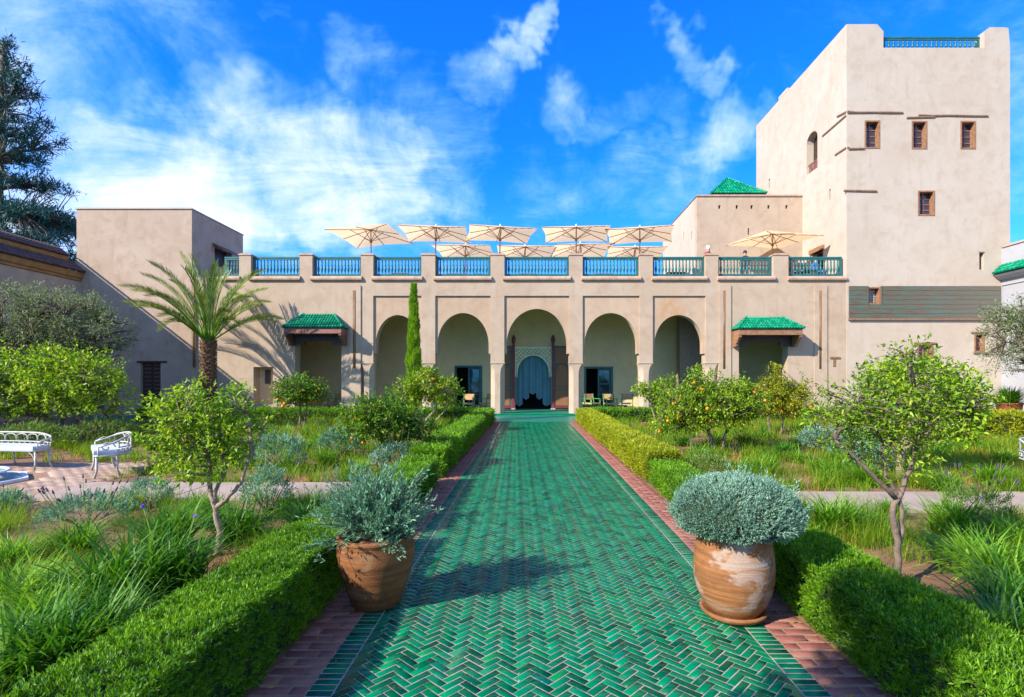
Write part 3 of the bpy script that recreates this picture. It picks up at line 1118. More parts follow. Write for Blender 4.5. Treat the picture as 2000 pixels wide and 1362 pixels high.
def canopy(x0, x1, r0, r1, ze, zr, yf, woodm, zbeam):
    cp = thing('canopy', None, None, (0, 0, 0))
    cp.parent = palace
    cp.matrix_parent_inverse = Matrix.Identity(4)
    cp.location = Vector((0, 0, 0)) - ORG[palace]
    mb = MB()
    A, B = (x0, yf, ze), (x1, yf, ze)
    Rr0, Rr1 = (r0, D0 - .05, zr), (r1, D0 - .05, zr)
    Wl, Wr = (x0, D0 - .002, ze), (x1, D0 - .002, ze)
    tile_slope(mb, A, B, Rr0, Rr1)
    tile_slope(mb, Wl, A, Rr0, Rr0)
    tile_slope(mb, B, Wr, Rr1, Rr1)
    for e, r in ((A, Rr0), (B, Rr1)):
        e, r = Vector(e), Vector(r)
        for k in range(7):
            half_tile(mb, e.lerp(r, k / 7) + Vector((0, 0, .05)), e.lerp(r, min(1, (k + 1.12) / 7)) + Vector((0, 0, .04)), .06, (0, -.3, 1))
    mb.build('roof_tiles', 'roof_green', cp, False)
    i = .07
    fr = MB()
    fr.box(x0 + i, x1 - i, yf + i, yf + i + .11, zbeam, ze - .005)
    fr.box(x0 + i, x0 + i + .11, yf + i + .111, D0 - .003, zbeam, ze - .006)
    fr.box(x1 - i - .11, x1 - i, yf + i + .111, D0 - .003, zbeam, ze - .006)
    fr.box(x0 + i + .111, x1 - i - .111, yf + i + .111, D0 - .003, ze - .06, ze - .02)
    fr.build('beam', woodm, cp)
    for x in (x0 + i, x1 - i - .13):
        br = MB()
        prof = [(D0 - .003, zbeam), (yf + .1, zbeam), (yf + .1, zbeam - .14), (yf + .24, zbeam - .16), (yf + .27, zbeam - .25), (yf + .40, zbeam - .27),
                (yf + .42, zbeam - .38), (yf + .55, zbeam - .40), (yf + .56, zbeam - .52), (D0 - .003, zbeam - .54)]
        # outline is stepped: build as slices between steps
        cuts = [(yf + .1, zbeam - .14), (yf + .24, zbeam - .25), (yf + .38, zbeam - .38), (yf + .53, zbeam - .54)]
        ys = [c[0] for c in cuts] + [D0 - .003]
        for j, (cy, cz) in enumerate(cuts):
            br.prism([(ys[j], zbeam - .001), (ys[j], cz + .05), (ys[j] + .04, cz), (ys[j + 1], cz - (.02 if j < 3 else 0)), (ys[j + 1], zbeam - .001)], x, x + .13, 'x')
        br.build('bracket', 'brown_wood' if woodm == 'mauve_wood' else woodm, cp)
    # beam above the doorway, carrying corbels inside
    db = MB()
    db.box(x0 + .25, x1 - .25, D0 - .12, D0 - .004, zbeam - .30, zbeam - .02)
    for s in (x0 + .25, x1 - .25 - .55):
        db.box(s, s + .55, D0 - .11, D0 - .005, zbeam - .50, zbeam - .301)
    db.build('door_head', 'dark_wood', cp)
    return cp


canopy(-11.87, -8.99, -11.18, -9.70, 4.27, 5.00, 25.46, 'mauve_wood', 4.00)
canopy(9.97, 13.15, 10.72, 12.44, 4.22, 4.85, 25.46, 'warm_wood', 3.93)

# portal: carved stucco arch, painted leaves, curtain
portal = thing('portal', None, None, (0, 0, 0))
portal.parent = palace
portal.location = -ORG[palace]
zt = bz(677)
sp = MB()
arch_panel(sp, PC - 1.10, PC + 1.10, bz(737), zt, PC, .885, bz(728), bz(695), BW - .10, BW - .003)
sp.box(PC - 1.10, PC - 1.02, BW - .099, BW - .004, GF, bz(737))
sp.box(PC + 1.02, PC + 1.10, BW - .099, BW - .004, GF, bz(737))
sp.build('stucco_arch', 'stucco_recess_shade', portal)
lat = MB()
st = .235
cur_a = .885
for i in range(-4, 5):
    for j in range(6):
        cxl, czl = PC + i * st, zt - .27 - j * st
        # keep outside the arch opening
        ok = czl > bz(731) and abs(i * st) < 1.0
        dz = czl - bz(728)
        if ok and ((i * st) ** 2 / (cur_a + .13) ** 2 + (max(dz, 0) / (bz(695) - bz(728) + .12)) ** 2) > 1:
            ring = [(cxl + .085 * math.cos(t * math.pi / 4), BW - .106, czl + .085 * math.sin(t * math.pi / 4)) for t in range(9)]
            lat.tube(ring, .015, 4, False)
            ring = [(cxl + .118 * math.cos(t * math.pi / 2), BW - .105, czl + .118 * math.sin(t * math.pi / 2)) for t in range(5)]
            lat.tube(ring, .013, 4, False)
lat.tube([(PC - 1.03, BW - .105, bz(735)), (PC - 1.03, BW - .105, zt - .1), (PC + 1.03, BW - .105, zt - .1), (PC + 1.03, BW - .105, bz(735))], .030, 4)
lat.tube([(PC - 1.08, BW - .105, zt - .035), (PC + 1.08, BW - .105, zt - .035)], .035, 4)
ac = arch_curve(PC, .925, bz(728), bz(695) + .04)
lat.tube([(x, BW - .105, z) for x, z in ac], .035, 4)
lat.build('carved_lattice', 'stucco_carved', portal)
for sgn in (-1, 1):
    xa, xb = (PC - 2.2, PC - 1.12) if sgn < 0 else (PC + 1.12, PC + 2.2)
    y0 = BW - .16
    leaf = MB().box(xa, xb, y0, BW - .02, GF + .05, zt + .02).build('door_leaf', 'door_grey', portal)
    pin = MB()
    pin.box(xa + .14, xb - .22, y0 - .025, y0 - .001, 2.85, 3.60)
    pin.box(xa + .14, xb - .22, y0 - .025, y0 - .001, .32, 1.22)
    cxp, wp = (xa + xb - .08) / 2, (xb - xa - .36) / 2
    ap = arch_curve(cxp, wp - .04, 2.15, 2.66, 10)
    pin.prism([(cxp - wp + .04, 1.40), (cxp + wp - .04, 1.40)] + [(x, z) for x, z in ap[::-1]], y0 - .025, y0 - .001, 'y')
    pin.build('door_panel', 'door_panel', leaf)
    tr_ = MB()
    for z_ in (2.78, 1.32):
        tr_.box(xa + .09, xb - .16, y0 - .035, y0 - .002, z_ - .035, z_ + .035)
    tr_.tube([(x, y0 - .03, z) for x, z in [(ap[0][0], 1.40)] + ap + [(ap[-1][0], 1.40)]], .03, 4)
    tr_.build('moulding', 'ochre', leaf)
    rd = MB()
    xi = xb if sgn < 0 else xa
    rd.box(xi - .075, xi + .075, y0 - .06, y0 - .003, GF + .02, zt + .10)
    rd.box(xa + .076, xb - .076, y0 - .045, y0 - .004, .17, .28)
    rd.build('door_post', 'door_red', leaf)
    MB().lathe([(.02, zt + .10), (.075, zt + .16), (.10, zt + .28), (.115, zt + .42), (.09, zt + .50), (.04, zt + .60), (.008, zt + .68)], xi, y0 - .04, 12).build('finial', 'door_red', leaf, True)
    MB().box(xi - .13, xi + .13, y0 - .16, y0 - .061, GF + .001, GF + .07).build('stone_foot', 'plaster_white', leaf)
edges_px = [1007, 1021, 1034, 1047, 1060, 1076]
bots = [794, 781, 771, 781, 794]
for i in range(5):
    a, b, zb_ = bx(edges_px[i]), bx(edges_px[i + 1]), bz(bots[i])
    n = 9
    Vc, Fc = [], []
    for k in range(n + 1):
        t = k / n
        x = a + .012 + (b - a - .024) * t
        yv = BW + .18 + .025 * math.sin(t * 9 + i * 2)
        Vc += [(x, yv, bz(692)), (x, yv + .01 * math.sin(t * 7), zb_ + .14 * abs(2 * t - 1)), ]
    for k in range(n):
        Fc.append((2 * k + 1, 2 * k + 3, 2 * k + 2, 2 * k))
    cu = MB().add(Vc, Fc).build('curtain_strip', 'curtain', portal, True)
    hm = MB()
    hm.tube([(Vc[2 * k + 1][0], Vc[2 * k + 1][1] - .006, Vc[2 * k + 1][2]) for k in range(n + 1)], .012, 4)
    hm.tube([(a + .015, BW + .17, bz(692)), (a + .015, BW + .17, zb_ + .14)], .008, 4)
    hm.build('hem', 'curtain_hem', cu)
MB().box(-14.9, 14.8, 32.2, 32.3, GF, 6.0).build('room_dark_sheet', 'void', palace)  # near-black sheet stands in for the darkness of the rooms behind the doors


def teal_door(D, name='glazed_door'):
    x0, x1, z0, z1 = D
    r = thing(name, None, None)
    r.parent = palace
    r.location = -ORG[palace]
    f = MB()
    f.box(x0 - .06, x0 + .05, BW - .05, BW + .2, z0, z1 + .05)
    f.box(x1 - .05, x1 + .06, BW - .05, BW + .2, z0, z1 + .05)
    f.box(x0 + .051, x1 - .051, BW - .05, BW + .2, z1 - .06, z1 + .05)
    f.build('door_frame', 'teal_paint', r)
    xm = x0 + (x1 - x0) * .48
    l = MB()
    l.box(xm, xm + .08, BW + .1, BW + .15, z0 + .1, z1 - .06)
    l.box(x1 - .14, x1 - .051, BW + .1, BW + .15, z0 + .1, z1 - .06)
    for z in (z0 + .14, z0 + .85, z0 + 1.45, z1 - .13):
        l.box(xm + .081, x1 - .141, BW + .1, BW + .15, z - .035, z + .035)
    l.build('casement', 'teal_paint', r)
    for za, zb_ in ((z0 + .18, z0 + .81), (z0 + .89, z0 + 1.41), (z0 + 1.49, z1 - .17)):
        MB().box(xm + .082, x1 - .142, BW + .12, BW + .13, za, zb_).build('pane', 'glass', r)
    MB().box(x0 - .02, x1 + .02, BW - .12, BW - .06, z0, z0 + .14).build('doorstep', 'plaster_white', r)


teal_door(D_L)
teal_door(D_R)

# ------------------------------------------------------------------ corner block at the left
XB0, XB1 = fx(150), fx(375)
block = thing('corner_house', 'tall plain plaster corner house at left, half in shadow', 'house', (-19.6, D0, 0))
zt = fz(409)
DH = (fx(275), fx(314), 0.05, fz(708))
wall_grid(MB(), XB0, XB1 - .001, 0, zt, D0 - .012, D0 + .5, [DH, (fx(346.5), fx(352), fz(629), fz(613))]).build('front_wall', 'plaster_rose', block)
wall_grid(MB(), D0 + .501, 31.1, 0, zt - .001, XB1 - .5, XB1 - .002, [(28.3, 29.9, 7.9, 8.9)], 'x').build('side_wall', 'plaster_rose', block)
MB().box(XB0 + .001, XB0 + .5, D0 + .501, 31.1, 0, zt - .002).build('side_wall', 'plaster_rose', block)
MB().box(XB0 + .501, XB1 - .501, 30.6, 31.099, 0, zt - .003).build('rear_wall', 'plaster_rose', block)
MB().box(XB0 + .501, XB1 - .501, D0 + .501, 30.599, zt - .8, zt - .5).build('roof', 'terrace_floor', block)
cp_ = MB()
cp_.prism([(XB0 - .05, zt), (XB1 + .05, zt), (XB1 - .02, zt + .07), (XB0 + .02, zt + .07)], D0 - .06, D0 + .52)
cp_.prism([(XB1 - .54, zt), (XB1 + .05, zt), (XB1 - .02, zt + .068), (XB1 - .48, zt + .068)], D0 + .521, 31.15)
cp_.build('coping', 'plaster_pale', block)
dr = MB()
dr.box(DH[0] + .02, (DH[0] + DH[1]) / 2 - .006, D0 + .14, D0 + .2, .06, DH[3] - .02)
dr.box((DH[0] + DH[1]) / 2 + .006, DH[1] - .02, D0 + .14, D0 + .2, .06, DH[3] - .02)
dr = dr.build('door', 'dark_wood', block)
rb = MB()
for x0_, x1_ in ((DH[0] + .1, (DH[0] + DH[1]) / 2 - .07), ((DH[0] + DH[1]) / 2 + .07, DH[1] - .1)):
    for k in range(9):
        rb.box(x0_, x1_, D0 + .12, D0 + .139, DH[3] - .14 - k * .2, DH[3] - .08 - k * .2)
rb.build('louvre', 'brown_wood', dr)
MB().box(fx(269), fx(327), D0 - .07, D0 - .013, fz(708.5), fz(705.5)).build('lintel', 'dark_wood', block)
MB().tube([(fx(380.5), D0 - .075, fz(718)), (fx(380.5), D0 - .075, fz(545))], .05, 8).build('rain_pipe', 'copper_pipe', block, True)
MB().box(fx(344), fx(358.5), D0 - .06, D0 - .013, fz(612.5), fz(610)).build('vent_lintel', 'log_wood', block)
MB().box(fx(347), fx(351.5), D0 + .1, D0 + .16, fz(629), fz(613)).build('vent', 'brown_wood', block)
sc_ = MB()
sc_.prism([(XB1, 8.95), (XB1 + .55, 8.62), (XB1 + .55, 8.68), (XB1, 9.02)], 28.1, 30.0)
sc_.build('window_hood', 'brown_wood', block)
MB().box(XB1 - .35, XB1 - .3, 28.3, 29.9, 7.9, 8.9).build('shutter', 'dark_wood', block)

# ------------------------------------------------------------------ tower
TX0, TX1, TD = fx(1653), fx(1972), 36.9
TF = D0 - .02
tower = thing('plaster_tower', 'high pale plaster tower with small wooden windows at right', 'tower', (19.7, D0, 0))
zr_ = fz(94)
ztop = fz(48)
WINS = [(1688, 1718, 236, 291), (1780, 1810, 237, 292), (1875, 1905, 237, 292), (1792, 1825, 373, 422)]
HO = [(fx(a), fx(b), fz(d), fz(c)) for a, b, c, d in WINS]
SLIT = (fx(1912), fx(1921), fz(527), fz(492))
LOWW = [(fx(1791), fx(1822), fz(705), fz(672)), (fx(1902), fx(1922), fz(688), fz(651))]
PW = (fx(1694), fx(1719), fz(595), fz(561))
TVENT = (fx(1626), fx(1631), fz(725), fz(700))
wall_grid(MB(), TX0, TX1, 0, zr_, TF, D0 + .6, HO + [SLIT, PW] + LOWW).build('front_wall', 'plaster_pale', tower)
MB().prism([(TX0, zr_), (fx(1725), zr_), (fx(1725), fz(62)), (fx(1713), ztop), (TX0, ztop)], TF, D0 + .6).build('merlon', 'plaster_pale', tower)
MB().prism([(fx(1922), zr_), (TX1, zr_), (fx(1969), fz(55.5)), (fx(1960), fz(54)), (fx(1932), fz(54)), (fx(1922), fz(62))], TF, D0 + .6).build('merlon', 'plaster_pale', tower)
balustrade(tower, fx(1725) + .02, fx(1922) - .02, D0 + .28, zr_ + .01, fz(66), .235, .09)
# side wall facing the terrace
AW = (29.05, 30.2, wz(335, 29.6), wz(258, 29.6))
wall_grid(MB(), D0 + .601, TD, 0, ztop - .001, TX0, TX0 + .6,
          [AW, (34.8, 35.0, 14.35, 14.95), (27.78, 27.92, 11.2, 11.75), (28.5, 29.6, 6.9, 8.75)], 'x').build('side_wall', 'plaster_pale', tower)
stp = MB()
stp.prism([(28.9, ztop - .01), (TD, ztop - .01), (TD, ztop + .02), (33.6, ztop + .02), (33.6, ztop + .16), (32.7, ztop + .16), (32.7, ztop + .02), (28.9, ztop + .02)][:4], TX0 + .05, TX0 + .55, 'x')
stp.box(TX0 + .001, TX0 + .599, 32.5, 33.6, ztop + .021, ztop + .22)
stp.build('parapet_step', 'plaster_pale', tower)
MB().box(TX1 - .6, TX1 - .001, D0 + .601, TD, 0, ztop - .2).build('side_wall', 'plaster_pale', tower)
MB().box(TX0 + .601, TX1 - .601, TD - .6, TD - .001, 0, ztop - .3).build('rear_wall', 'plaster_pale', tower)
MB().box(TX0 + .601, TX1 - .601, D0 + .601, TD - .601, zr_ - .5, zr_ - .2).build('roof', 'terrace_floor', tower)
# arched head of the side window, railing and sash
ah = MB()
zsp = AW[3] - .45
for i in range(8):
    t0_, t1_ = math.pi * i / 8, math.pi * (i + 1) / 8
    cy_, ra = (AW[0] + AW[1]) / 2, (AW[1] - AW[0]) / 2
    y0_, y1_ = cy_ - ra * math.cos(t0_), cy_ - ra * math.cos(t1_)
    za, zb_ = zsp + .44 * math.sin(t0_), zsp + .44 * math.sin(t1_)
    ah.prism([(y0_, za), (y1_, zb_), (y1_, AW[3]), (y0_, AW[3])], TX0 + .002, TX0 + .5, 'x')
ah.build('window_arch', 'plaster_pale', tower)
MB().box(TX0 + .40, TX0 + .45, AW[0], AW[1], AW[2], AW[3]).build('shutter', 'dark_wood', tower)
sr = MB()
for k in range(7):
    y = AW[0] + .12 + k * (AW[1] - AW[0] - .24) / 6
    sr.box(TX0 + .1, TX0 + .14, y - .025, y + .025, AW[2] + .07, AW[2] + .5)
sr.box(TX0 + .09, TX0 + .15, AW[0], AW[1], AW[2] + .5, AW[2] + .56)
sr.box(TX0 + .09, TX0 + .15, AW[0], AW[1], AW[2] + .02, AW[2] + .07)
sr.build('window_rail', 'mauve_wood', tower)
MB().box(TX0 + .3, TX0 + .35, 28.5, 29.6, 6.9, 8.75).build('terrace_door', 'dark_wood', tower)
MB().prism([(28.35, 8.75), (29.75, 8.75), (29.75, 8.98), (28.35, 8.98)], TX0 - .12, TX0 + .2, 'x').build('door_hood', 'warm_wood', tower)


def wood_window(h, parent, y0, deep=.30, grille=False, sill=True):
    x0, x1, z0, z1 = h
    t = .07
    f = MB()
    f.box(x0 + .001, x0 + t, y0 - .02, y0 + deep, z0 + .001, z1 - .001)
    f.box(x1 - t, x1 - .001, y0 - .02, y0 + deep, z0 + .001, z1 - .001)
    f.box(x0 + t + .001, x1 - t - .001, y0 - .02, y0 + deep, z1 - t, z1 - .001)
    f.box(x0 + t + .001, x1 - t - .001, y0 - .02, y0 + deep, z0 + .001, z0 + t)
    w = f.build('window', 'warm_wood', parent)
    a, b, c, d = x0 + t, x1 - t, z0 + t, z1 - t
    MB().box(a, b, y0 + deep - .03, y0 + deep - .02, c, d).build('pane', 'glass', w)
    bars = MB()
    s = .03 if not grille else .014
    nx, nz = (2, 4) if not grille else (5, 6)
    for i in range(1, nx):
        x = a + (b - a) * i / nx
        bars.box(x - s, x + s, y0 + deep - .07, y0 + deep - .031, c, d)
    for j in range(1, nz):
        z = c + (d - c) * j / nz
        bars.box(a + .001, b - .001, y0 + deep - .065, y0 + deep - .032, z - s * .8, z + s * .8)
    bars.build('glazing_bar', 'mauve_wood' if not grille else 'white_iron', w)
    return w


for h in HO:
    wood_window(h, tower, TF)
wood_window(PW, tower, TF, .3, True)
for h in LOWW:
    wood_window(h, tower, TF, .22)
    MB().box(h[0] - .18, h[1] + .14, TF - .06, TF - .021, h[3] + .001, h[3] + .07).build('lintel', 'log_wood', tower)
    MB().box(h[0] - .06, h[1] + .12, TF - .08, TF - .021, h[2] - .07, h[2] - .001).build('sill', 'log_wood', tower)
MB().box(SLIT[0] + .001, SLIT[1] - .001, D0 + .35, D0 + .4, SLIT[2], SLIT[3]).build('slit_back', 'brown_wood', tower)
MB().box(SLIT[0] - .02, SLIT[1] + .02, TF - .02, TF + .25, SLIT[3] - .06, SLIT[3] - .001).build('slit_lintel', 'log_wood', tower)
MB().box(fx(1620.5), fx(1640), D0 - .05, D0 - .003, fz(700.5), fz(697)).build('vent_lintel', 'log_wood', palace)
MB().box(fx(1627), fx(1632), D0 - .025, D0 - .003, fz(716), fz(700.7)).build('vent', 'copper_pipe', palace)
# timbers bedded in the render
for pts in (((1654, 219), (1664, 219.5)), ((1655, 221), (1762, 220.5)), ((1770, 231), (1824, 230.5)), ((1793, 226.8), (1928, 227.4)), ((1654, 289), (1657, 289)), ((1657, 291.5), (1687, 291.5)),
            ((1648, 373.5), (1711, 374.5))):
    (a, b), (c_, d_) = pts
    n = max(2, int((c_ - a) / 25))
    pl = [(fx(a + (c_ - a) * i / n), TF - .005, fz(b + (d_ - b) * i / n) + rng.normal(0, .008)) for i in range(n + 1)]
    MB().tube(pl, [.055 + abs(rng.normal(0, .006)) for _ in pl], 6).build('timber', 'log_wood', tower)
for (a, b, c_, d_) in ((1636, 228, 1653, 219), (1607, 266, 1653, 226), (1632, 303, 1653, 289)):
    da, dc = TX0 * F / (a - VX), TX0 * F / (c_ - VX)
    MB().tube([(TX0 - .01, da, wz(b, da)), (TX0 - .01, dc, wz(d_, dc))], .055, 6).build('timber', 'log_wood', tower)
# panel of weathered boards
BPX0, BPX1, BPZ0, BPZ1 = fx(1657), fx(1952), fz(622), fz(559)
bh = (BPZ1 - BPZ0) / 7
fr_ = MB()
for i in range(7):
    z0_, z1_ = BPZ0 + i * bh, BPZ0 + (i + 1) * bh - .012
    if z0_ < PW[3] and z1_ > PW[2]:
        MB().box(BPX0, PW[0] - .04, TF - .05 - rng.uniform(0, .012), TF - .003, z0_, z1_).build('board', 'verdigris_board', tower)
        MB().box(PW[1] + .04, BPX1, TF - .05 - rng.uniform(0, .012), TF - .003, z0_, z1_).build('board', 'verdigris_board', tower)
    else:
        MB().box(BPX0, BPX1, TF - .05 - rng.uniform(0, .012), TF - .003, z0_, z1_).build('board', 'verdigris_board', tower)
fr_.box(PW[0] - .04, PW[0] - .001, TF - .075, TF - .004, PW[2] - .04, PW[3] + .04)
fr_.box(PW[1] + .001, PW[1] + .04, TF - .075, TF - .004, PW[2] - .04, PW[3] + .04)
fr_.build('board_trim', 'verdigris_board', tower)
MB().box(BPX0 - .03, BPX1 + .03, TF - .11, TF - .003, BPZ0 - .10, BPZ0 - .012).build('board_sill', 'log_wood', tower)

# ------------------------------------------------------------------ annex on the terrace and tiled pavilion behind it
AX0, AX1, AY0, AY1 = 9.61, 15.68, 30.67, 38.5
ann = thing('terrace_annex', 'low cream plaster annex on the terrace against the tower', 'annex', (12.6, AY0, 6.82))
za_ = wz(384, AY0)
hol = []
for px in (1405, 1439, 1468, 1501, 1536):
    hol.append((wx(px - 2, AY0), wx(px + 2.5, AY0), wz(408, AY0), wz(401, AY0)))
hol.append((wx(1460.5, AY0), wx(1463.5, AY0), wz(459, AY0), wz(446, AY0)))
wall_grid(MB(), AX0, AX1, 6.82, za_, AY0, AY0 + .4, hol).build('front_wall', 'plaster', ann)
wall_grid(MB(), AY0 + .401, AY1, 6.82, za_ - .001, AX0, AX0 + .4, [(31.6, 31.75, 10.1, 10.6), (33.2, 33.35, 10.5, 11.0)], 'x').build('side_wall', 'plaster_pale', ann)
MB().box(AX0 + .401, AX1, AY1 - .4, AY1 - .001, 6.82, za_ - .002).build('rear_wall', 'plaster', ann)
MB().box(AX0 + .401, AX1, AY0 + .401, AY1 - .401, za_ - .7, za_ - .4).build('roof', 'terrace_floor', ann)
cp_ = MB()
cp_.prism([(AX0 - .05, za_ + .001), (AX1, za_ + .001), (AX1, za_ + .09), (AX0 + .02, za_ + .09)], AY0 - .06, AY0 + .42)
cp_.prism([(AX0 - .05, za_ + .002), (AX0 + .45, za_ + .002), (AX0 + .38, za_ + .088), (AX0 + .02, za_ + .088)], AY0 + .421, AY1 + .05)
cp_.build('coping', 'coping', ann)

pav = thing('tiled_pavilion', 'green tiled hipped roof pavilion peeping over the annex', 'pavilion', (13.4, 36, 6.8))
pz, pa = 13.86, 15.50
Pc = [(11.78, 34.5, pz), (15.35, 34.5, pz), (15.35, 38.2, pz), (11.78, 38.2, pz)]
ap_ = (13.45, 36.35, pa)
mb = MB()
for i in range(4):
    tile_slope(mb, Pc[i], Pc[(i + 1) % 4], ap_, ap_, .085, 9)
    for k in range(9):
        e, r = Vector(Pc[i]), Vector(ap_)
        half_tile(mb, e.lerp(r, k / 9) + Vector((0, 0, .07)), e.lerp(r, (k + 1.1) / 9 if k < 8 else 1) + Vector((0, 0, .06)), .09, (0, 0, 1))
mb.build('roof_tiles', 'roof_green', pav)
mb = MB()
mb.box(11.95, 15.2, 34.68, 38.0, 6.82, 13.7)
mb.box(11.85, 15.28, 34.58, 38.1, 13.701, 13.85)
mb.build('wall', 'plaster', pav)

# ------------------------------------------------------------------ side wings
wing = thing('brown_roofed_wing', 'low plaster wing with two brown tiled eaves at the left edge', 'wing', (-22.5, 14, 0))
WY0, WY1 = 4.0, D0 - .014
MB().box(-27.0, -22.25, WY0, WY1, 0, 6.78).build('wall', 'plaster_rose', wing)
mo = MB()
mo.prism([(-22.249, 6.62), (-22.19, 6.66), (-22.19, 6.75), (-22.12, 6.80), (-22.05, 7.06), (-22.249, 7.06)], WY0, WY1)
mo.build('eave_moulding', 'ochre', wing)
mb = MB()
tile_slope(mb, (-21.98, WY1 - .05, 7.06), (-21.98, WY0, 7.06), (-22.62, WY1 - .05, 7.55), (-22.62, WY0, 7.55), .085, 3)
tile_slope(mb, (-22.52, WY1 - .35, 7.80), (-22.52, WY0, 7.80), (-23.05, WY1 - .35, 8.22), (-23.05, WY0, 8.22), .085, 3)
mb.build('roof_tiles', 'roof_brown', wing)
up_ = MB()
up_.prism([(-27, 7.061), (-22.63, 7.061), (-22.63, 7.60), (-22.56, 7.78), (-22.60, 7.80), (-23.08, 8.20), (-27, 8.20)], WY0, WY1 - .3)
up_.build('upper_wall', 'ochre', wing)

rwing = thing('white_wing', 'white plaster wing with green tiled eave at the right edge', 'wing', (24.5, 14, 0))
RW = 23.35
MB().box(RW, RW + 4, 5.0, TF - .003, 0, 8.30).build('wall', 'plaster_white', rwing)
mb = MB()
tile_slope(mb, (RW - .48, 5.0, 6.98), (RW - .48, TF - .05, 6.98), (RW - .01, 5.0, 7.42), (RW - .01, TF - .05, 7.42), .10, 3)
mb.build('roof_tiles', 'roof_green', rwing)
mb = MB()
mb.prism([(RW - .44, 6.93), (RW - .003, 6.93), (RW - .003, 6.70), (RW - .16, 6.72), (RW - .34, 6.84)], 5.0, TF - .06)
mb.box(RW - .05, RW - .003, 5.0, TF - .06, 6.42, 6.46)
mb.build('eave_moulding', 'plaster_white', rwing)
mb = MB()
mb.prism([(RW - .06, 8.301), (RW + 4, 8.301), (RW + 1.2, 8.75), (RW + .15, 8.45)], 5.0, TF - .06)
mb.build('coping', 'coping', rwing)

# ------------------------------------------------------------------ terrace: umbrellas, furniture, people
def umbrella_mesh():
    root = thing('terrace_umbrella', 'proto', 'umbrella')
    s, ze, zp = 1.74, 2.74, 3.16
    n = 10
    V, Fq = [], []
    for i in range(n + 1):
        for j in range(n + 1):
            a, b = -1 + 2 * i / n, -1 + 2 * j / n
            m_ = max(abs(a), abs(b))
            # edges pull in a little between the ribs
            k = 1 - .055 * m_ * (1 - min(abs(a), abs(b)) / max(m_, 1e-6)) * (1 if m_ > 0 else 0)
            V.append((a * s * k, b * s * k, zp - (zp - ze) * (m_ ** .95) + .03 * m_ * (1 - min(abs(a), abs(b)))))
    for i in range(n):
        for j in range(n):
            p0 = i * (n + 1) + j
            Fq.append((p0, p0 + n + 1, p0 + n + 2, p0 + 1))
    MB().add(V, Fq).build('canopy_cloth', 'canvas', root, True)
    hem = MB()
    cor = [(-s, -s), (s, -s), (s, s), (-s, s)]
    for k in range(4):
        a, b = cor[k], cor[(k + 1) % 4]
        for t0, t1 in ((0, .5), (.5, 1)):
            pass
    ribs = MB()
    for k in range(8):
        t = k * math.pi / 4
        L = s / max(abs(math.cos(t)), abs(math.sin(t))) * .985
        if k % 2 == 0:
            L *= .945
        e = (math.cos(t) * L, math.sin(t) * L, ze + .005 + (0.02 if k % 2 == 0 else 0) - .03)
        ribs.bar((0, 0, zp - .05), e, .028, .03)
        h = .46
        ribs.bar((0, 0, zp - .68), (e[0] * h, e[1] * h, zp - .05 + (e[2] - zp + .05) * h), .024, .026)
    ribs.build('rib', 'pole_wood', root)
    po = MB().tube([(0, 0, .02), (0, 0, zp + .04)], .032, 8)
    po.build('pole', 'pole_wood', root, True)
    MB().lathe([(.0, zp + .01), (.06, zp + .02), (.05, zp + .06), (.03, zp + .12), (.0, zp + .16)], 0, 0, 8).build('finial', 'cloth_white', root, True)
    MB().lathe([(.08, zp - .74), (.08, zp - .62)], 0, 0, 8, True).build('hub', 'pole_wood', root, True)
    MB().lathe([(.0, .02), (.36, .02), (.36, .07), (.10, .10), (.05, .30), (.04, .30)], 0, 0, 16).build('base', 'black_iron', root, True)
    return root


UMB = [(-8.56, 28.80, -10, 6.82, 'leftmost cream umbrella of the front row on the terrace'),
       (-5.10, 28.55, 2, 6.82, 'cream umbrella second from left in the front terrace row'),
       (-1.64, 28.60, 10, 6.82, 'cream umbrella in the middle of the front terrace row'),
       (2.48, 28.60, -5, 6.82, 'cream umbrella fourth from left in the front terrace row'),
       (5.93, 28.75, -13, 6.82, 'cream umbrella at right of the front row, before the annex wall'),
       (-4.00, 32.40, -4, 6.82, 'leftmost umbrella of the back terrace row'),
       (-0.28, 32.60, 4, 6.82, 'back row umbrella showing low above the central balustrade'),
       (3.15, 32.10, 3, 6.82, 'back row umbrella half hidden by the fourth front umbrella'),
       (6.40, 32.80, -6, 6.82, 'whitest back row umbrella beside the annex'),
       (13.05, 28.75, 14, 6.52, 'tan umbrella standing alone before the annex and tower')]
proto_u = umbrella_mesh()
for i, (x, y, a, z, lab) in enumerate(UMB):
    o = proto_u if i == 0 else copy_tree(proto_u)
    o.location = (x, y, z + (.3 if i == 9 else 0) - (0.3 if i == 9 else 0))
    o.rotation_euler = (R(rng.normal(0, 1.2)), R(rng.normal(0, 1.2)), R(a))
    tagk(o, lab, 'umbrella', 'umbrellas on the terrace')
    if i == 9:
        o.location.z = 6.82
        o.scale = (1.0, 1.0, .90)


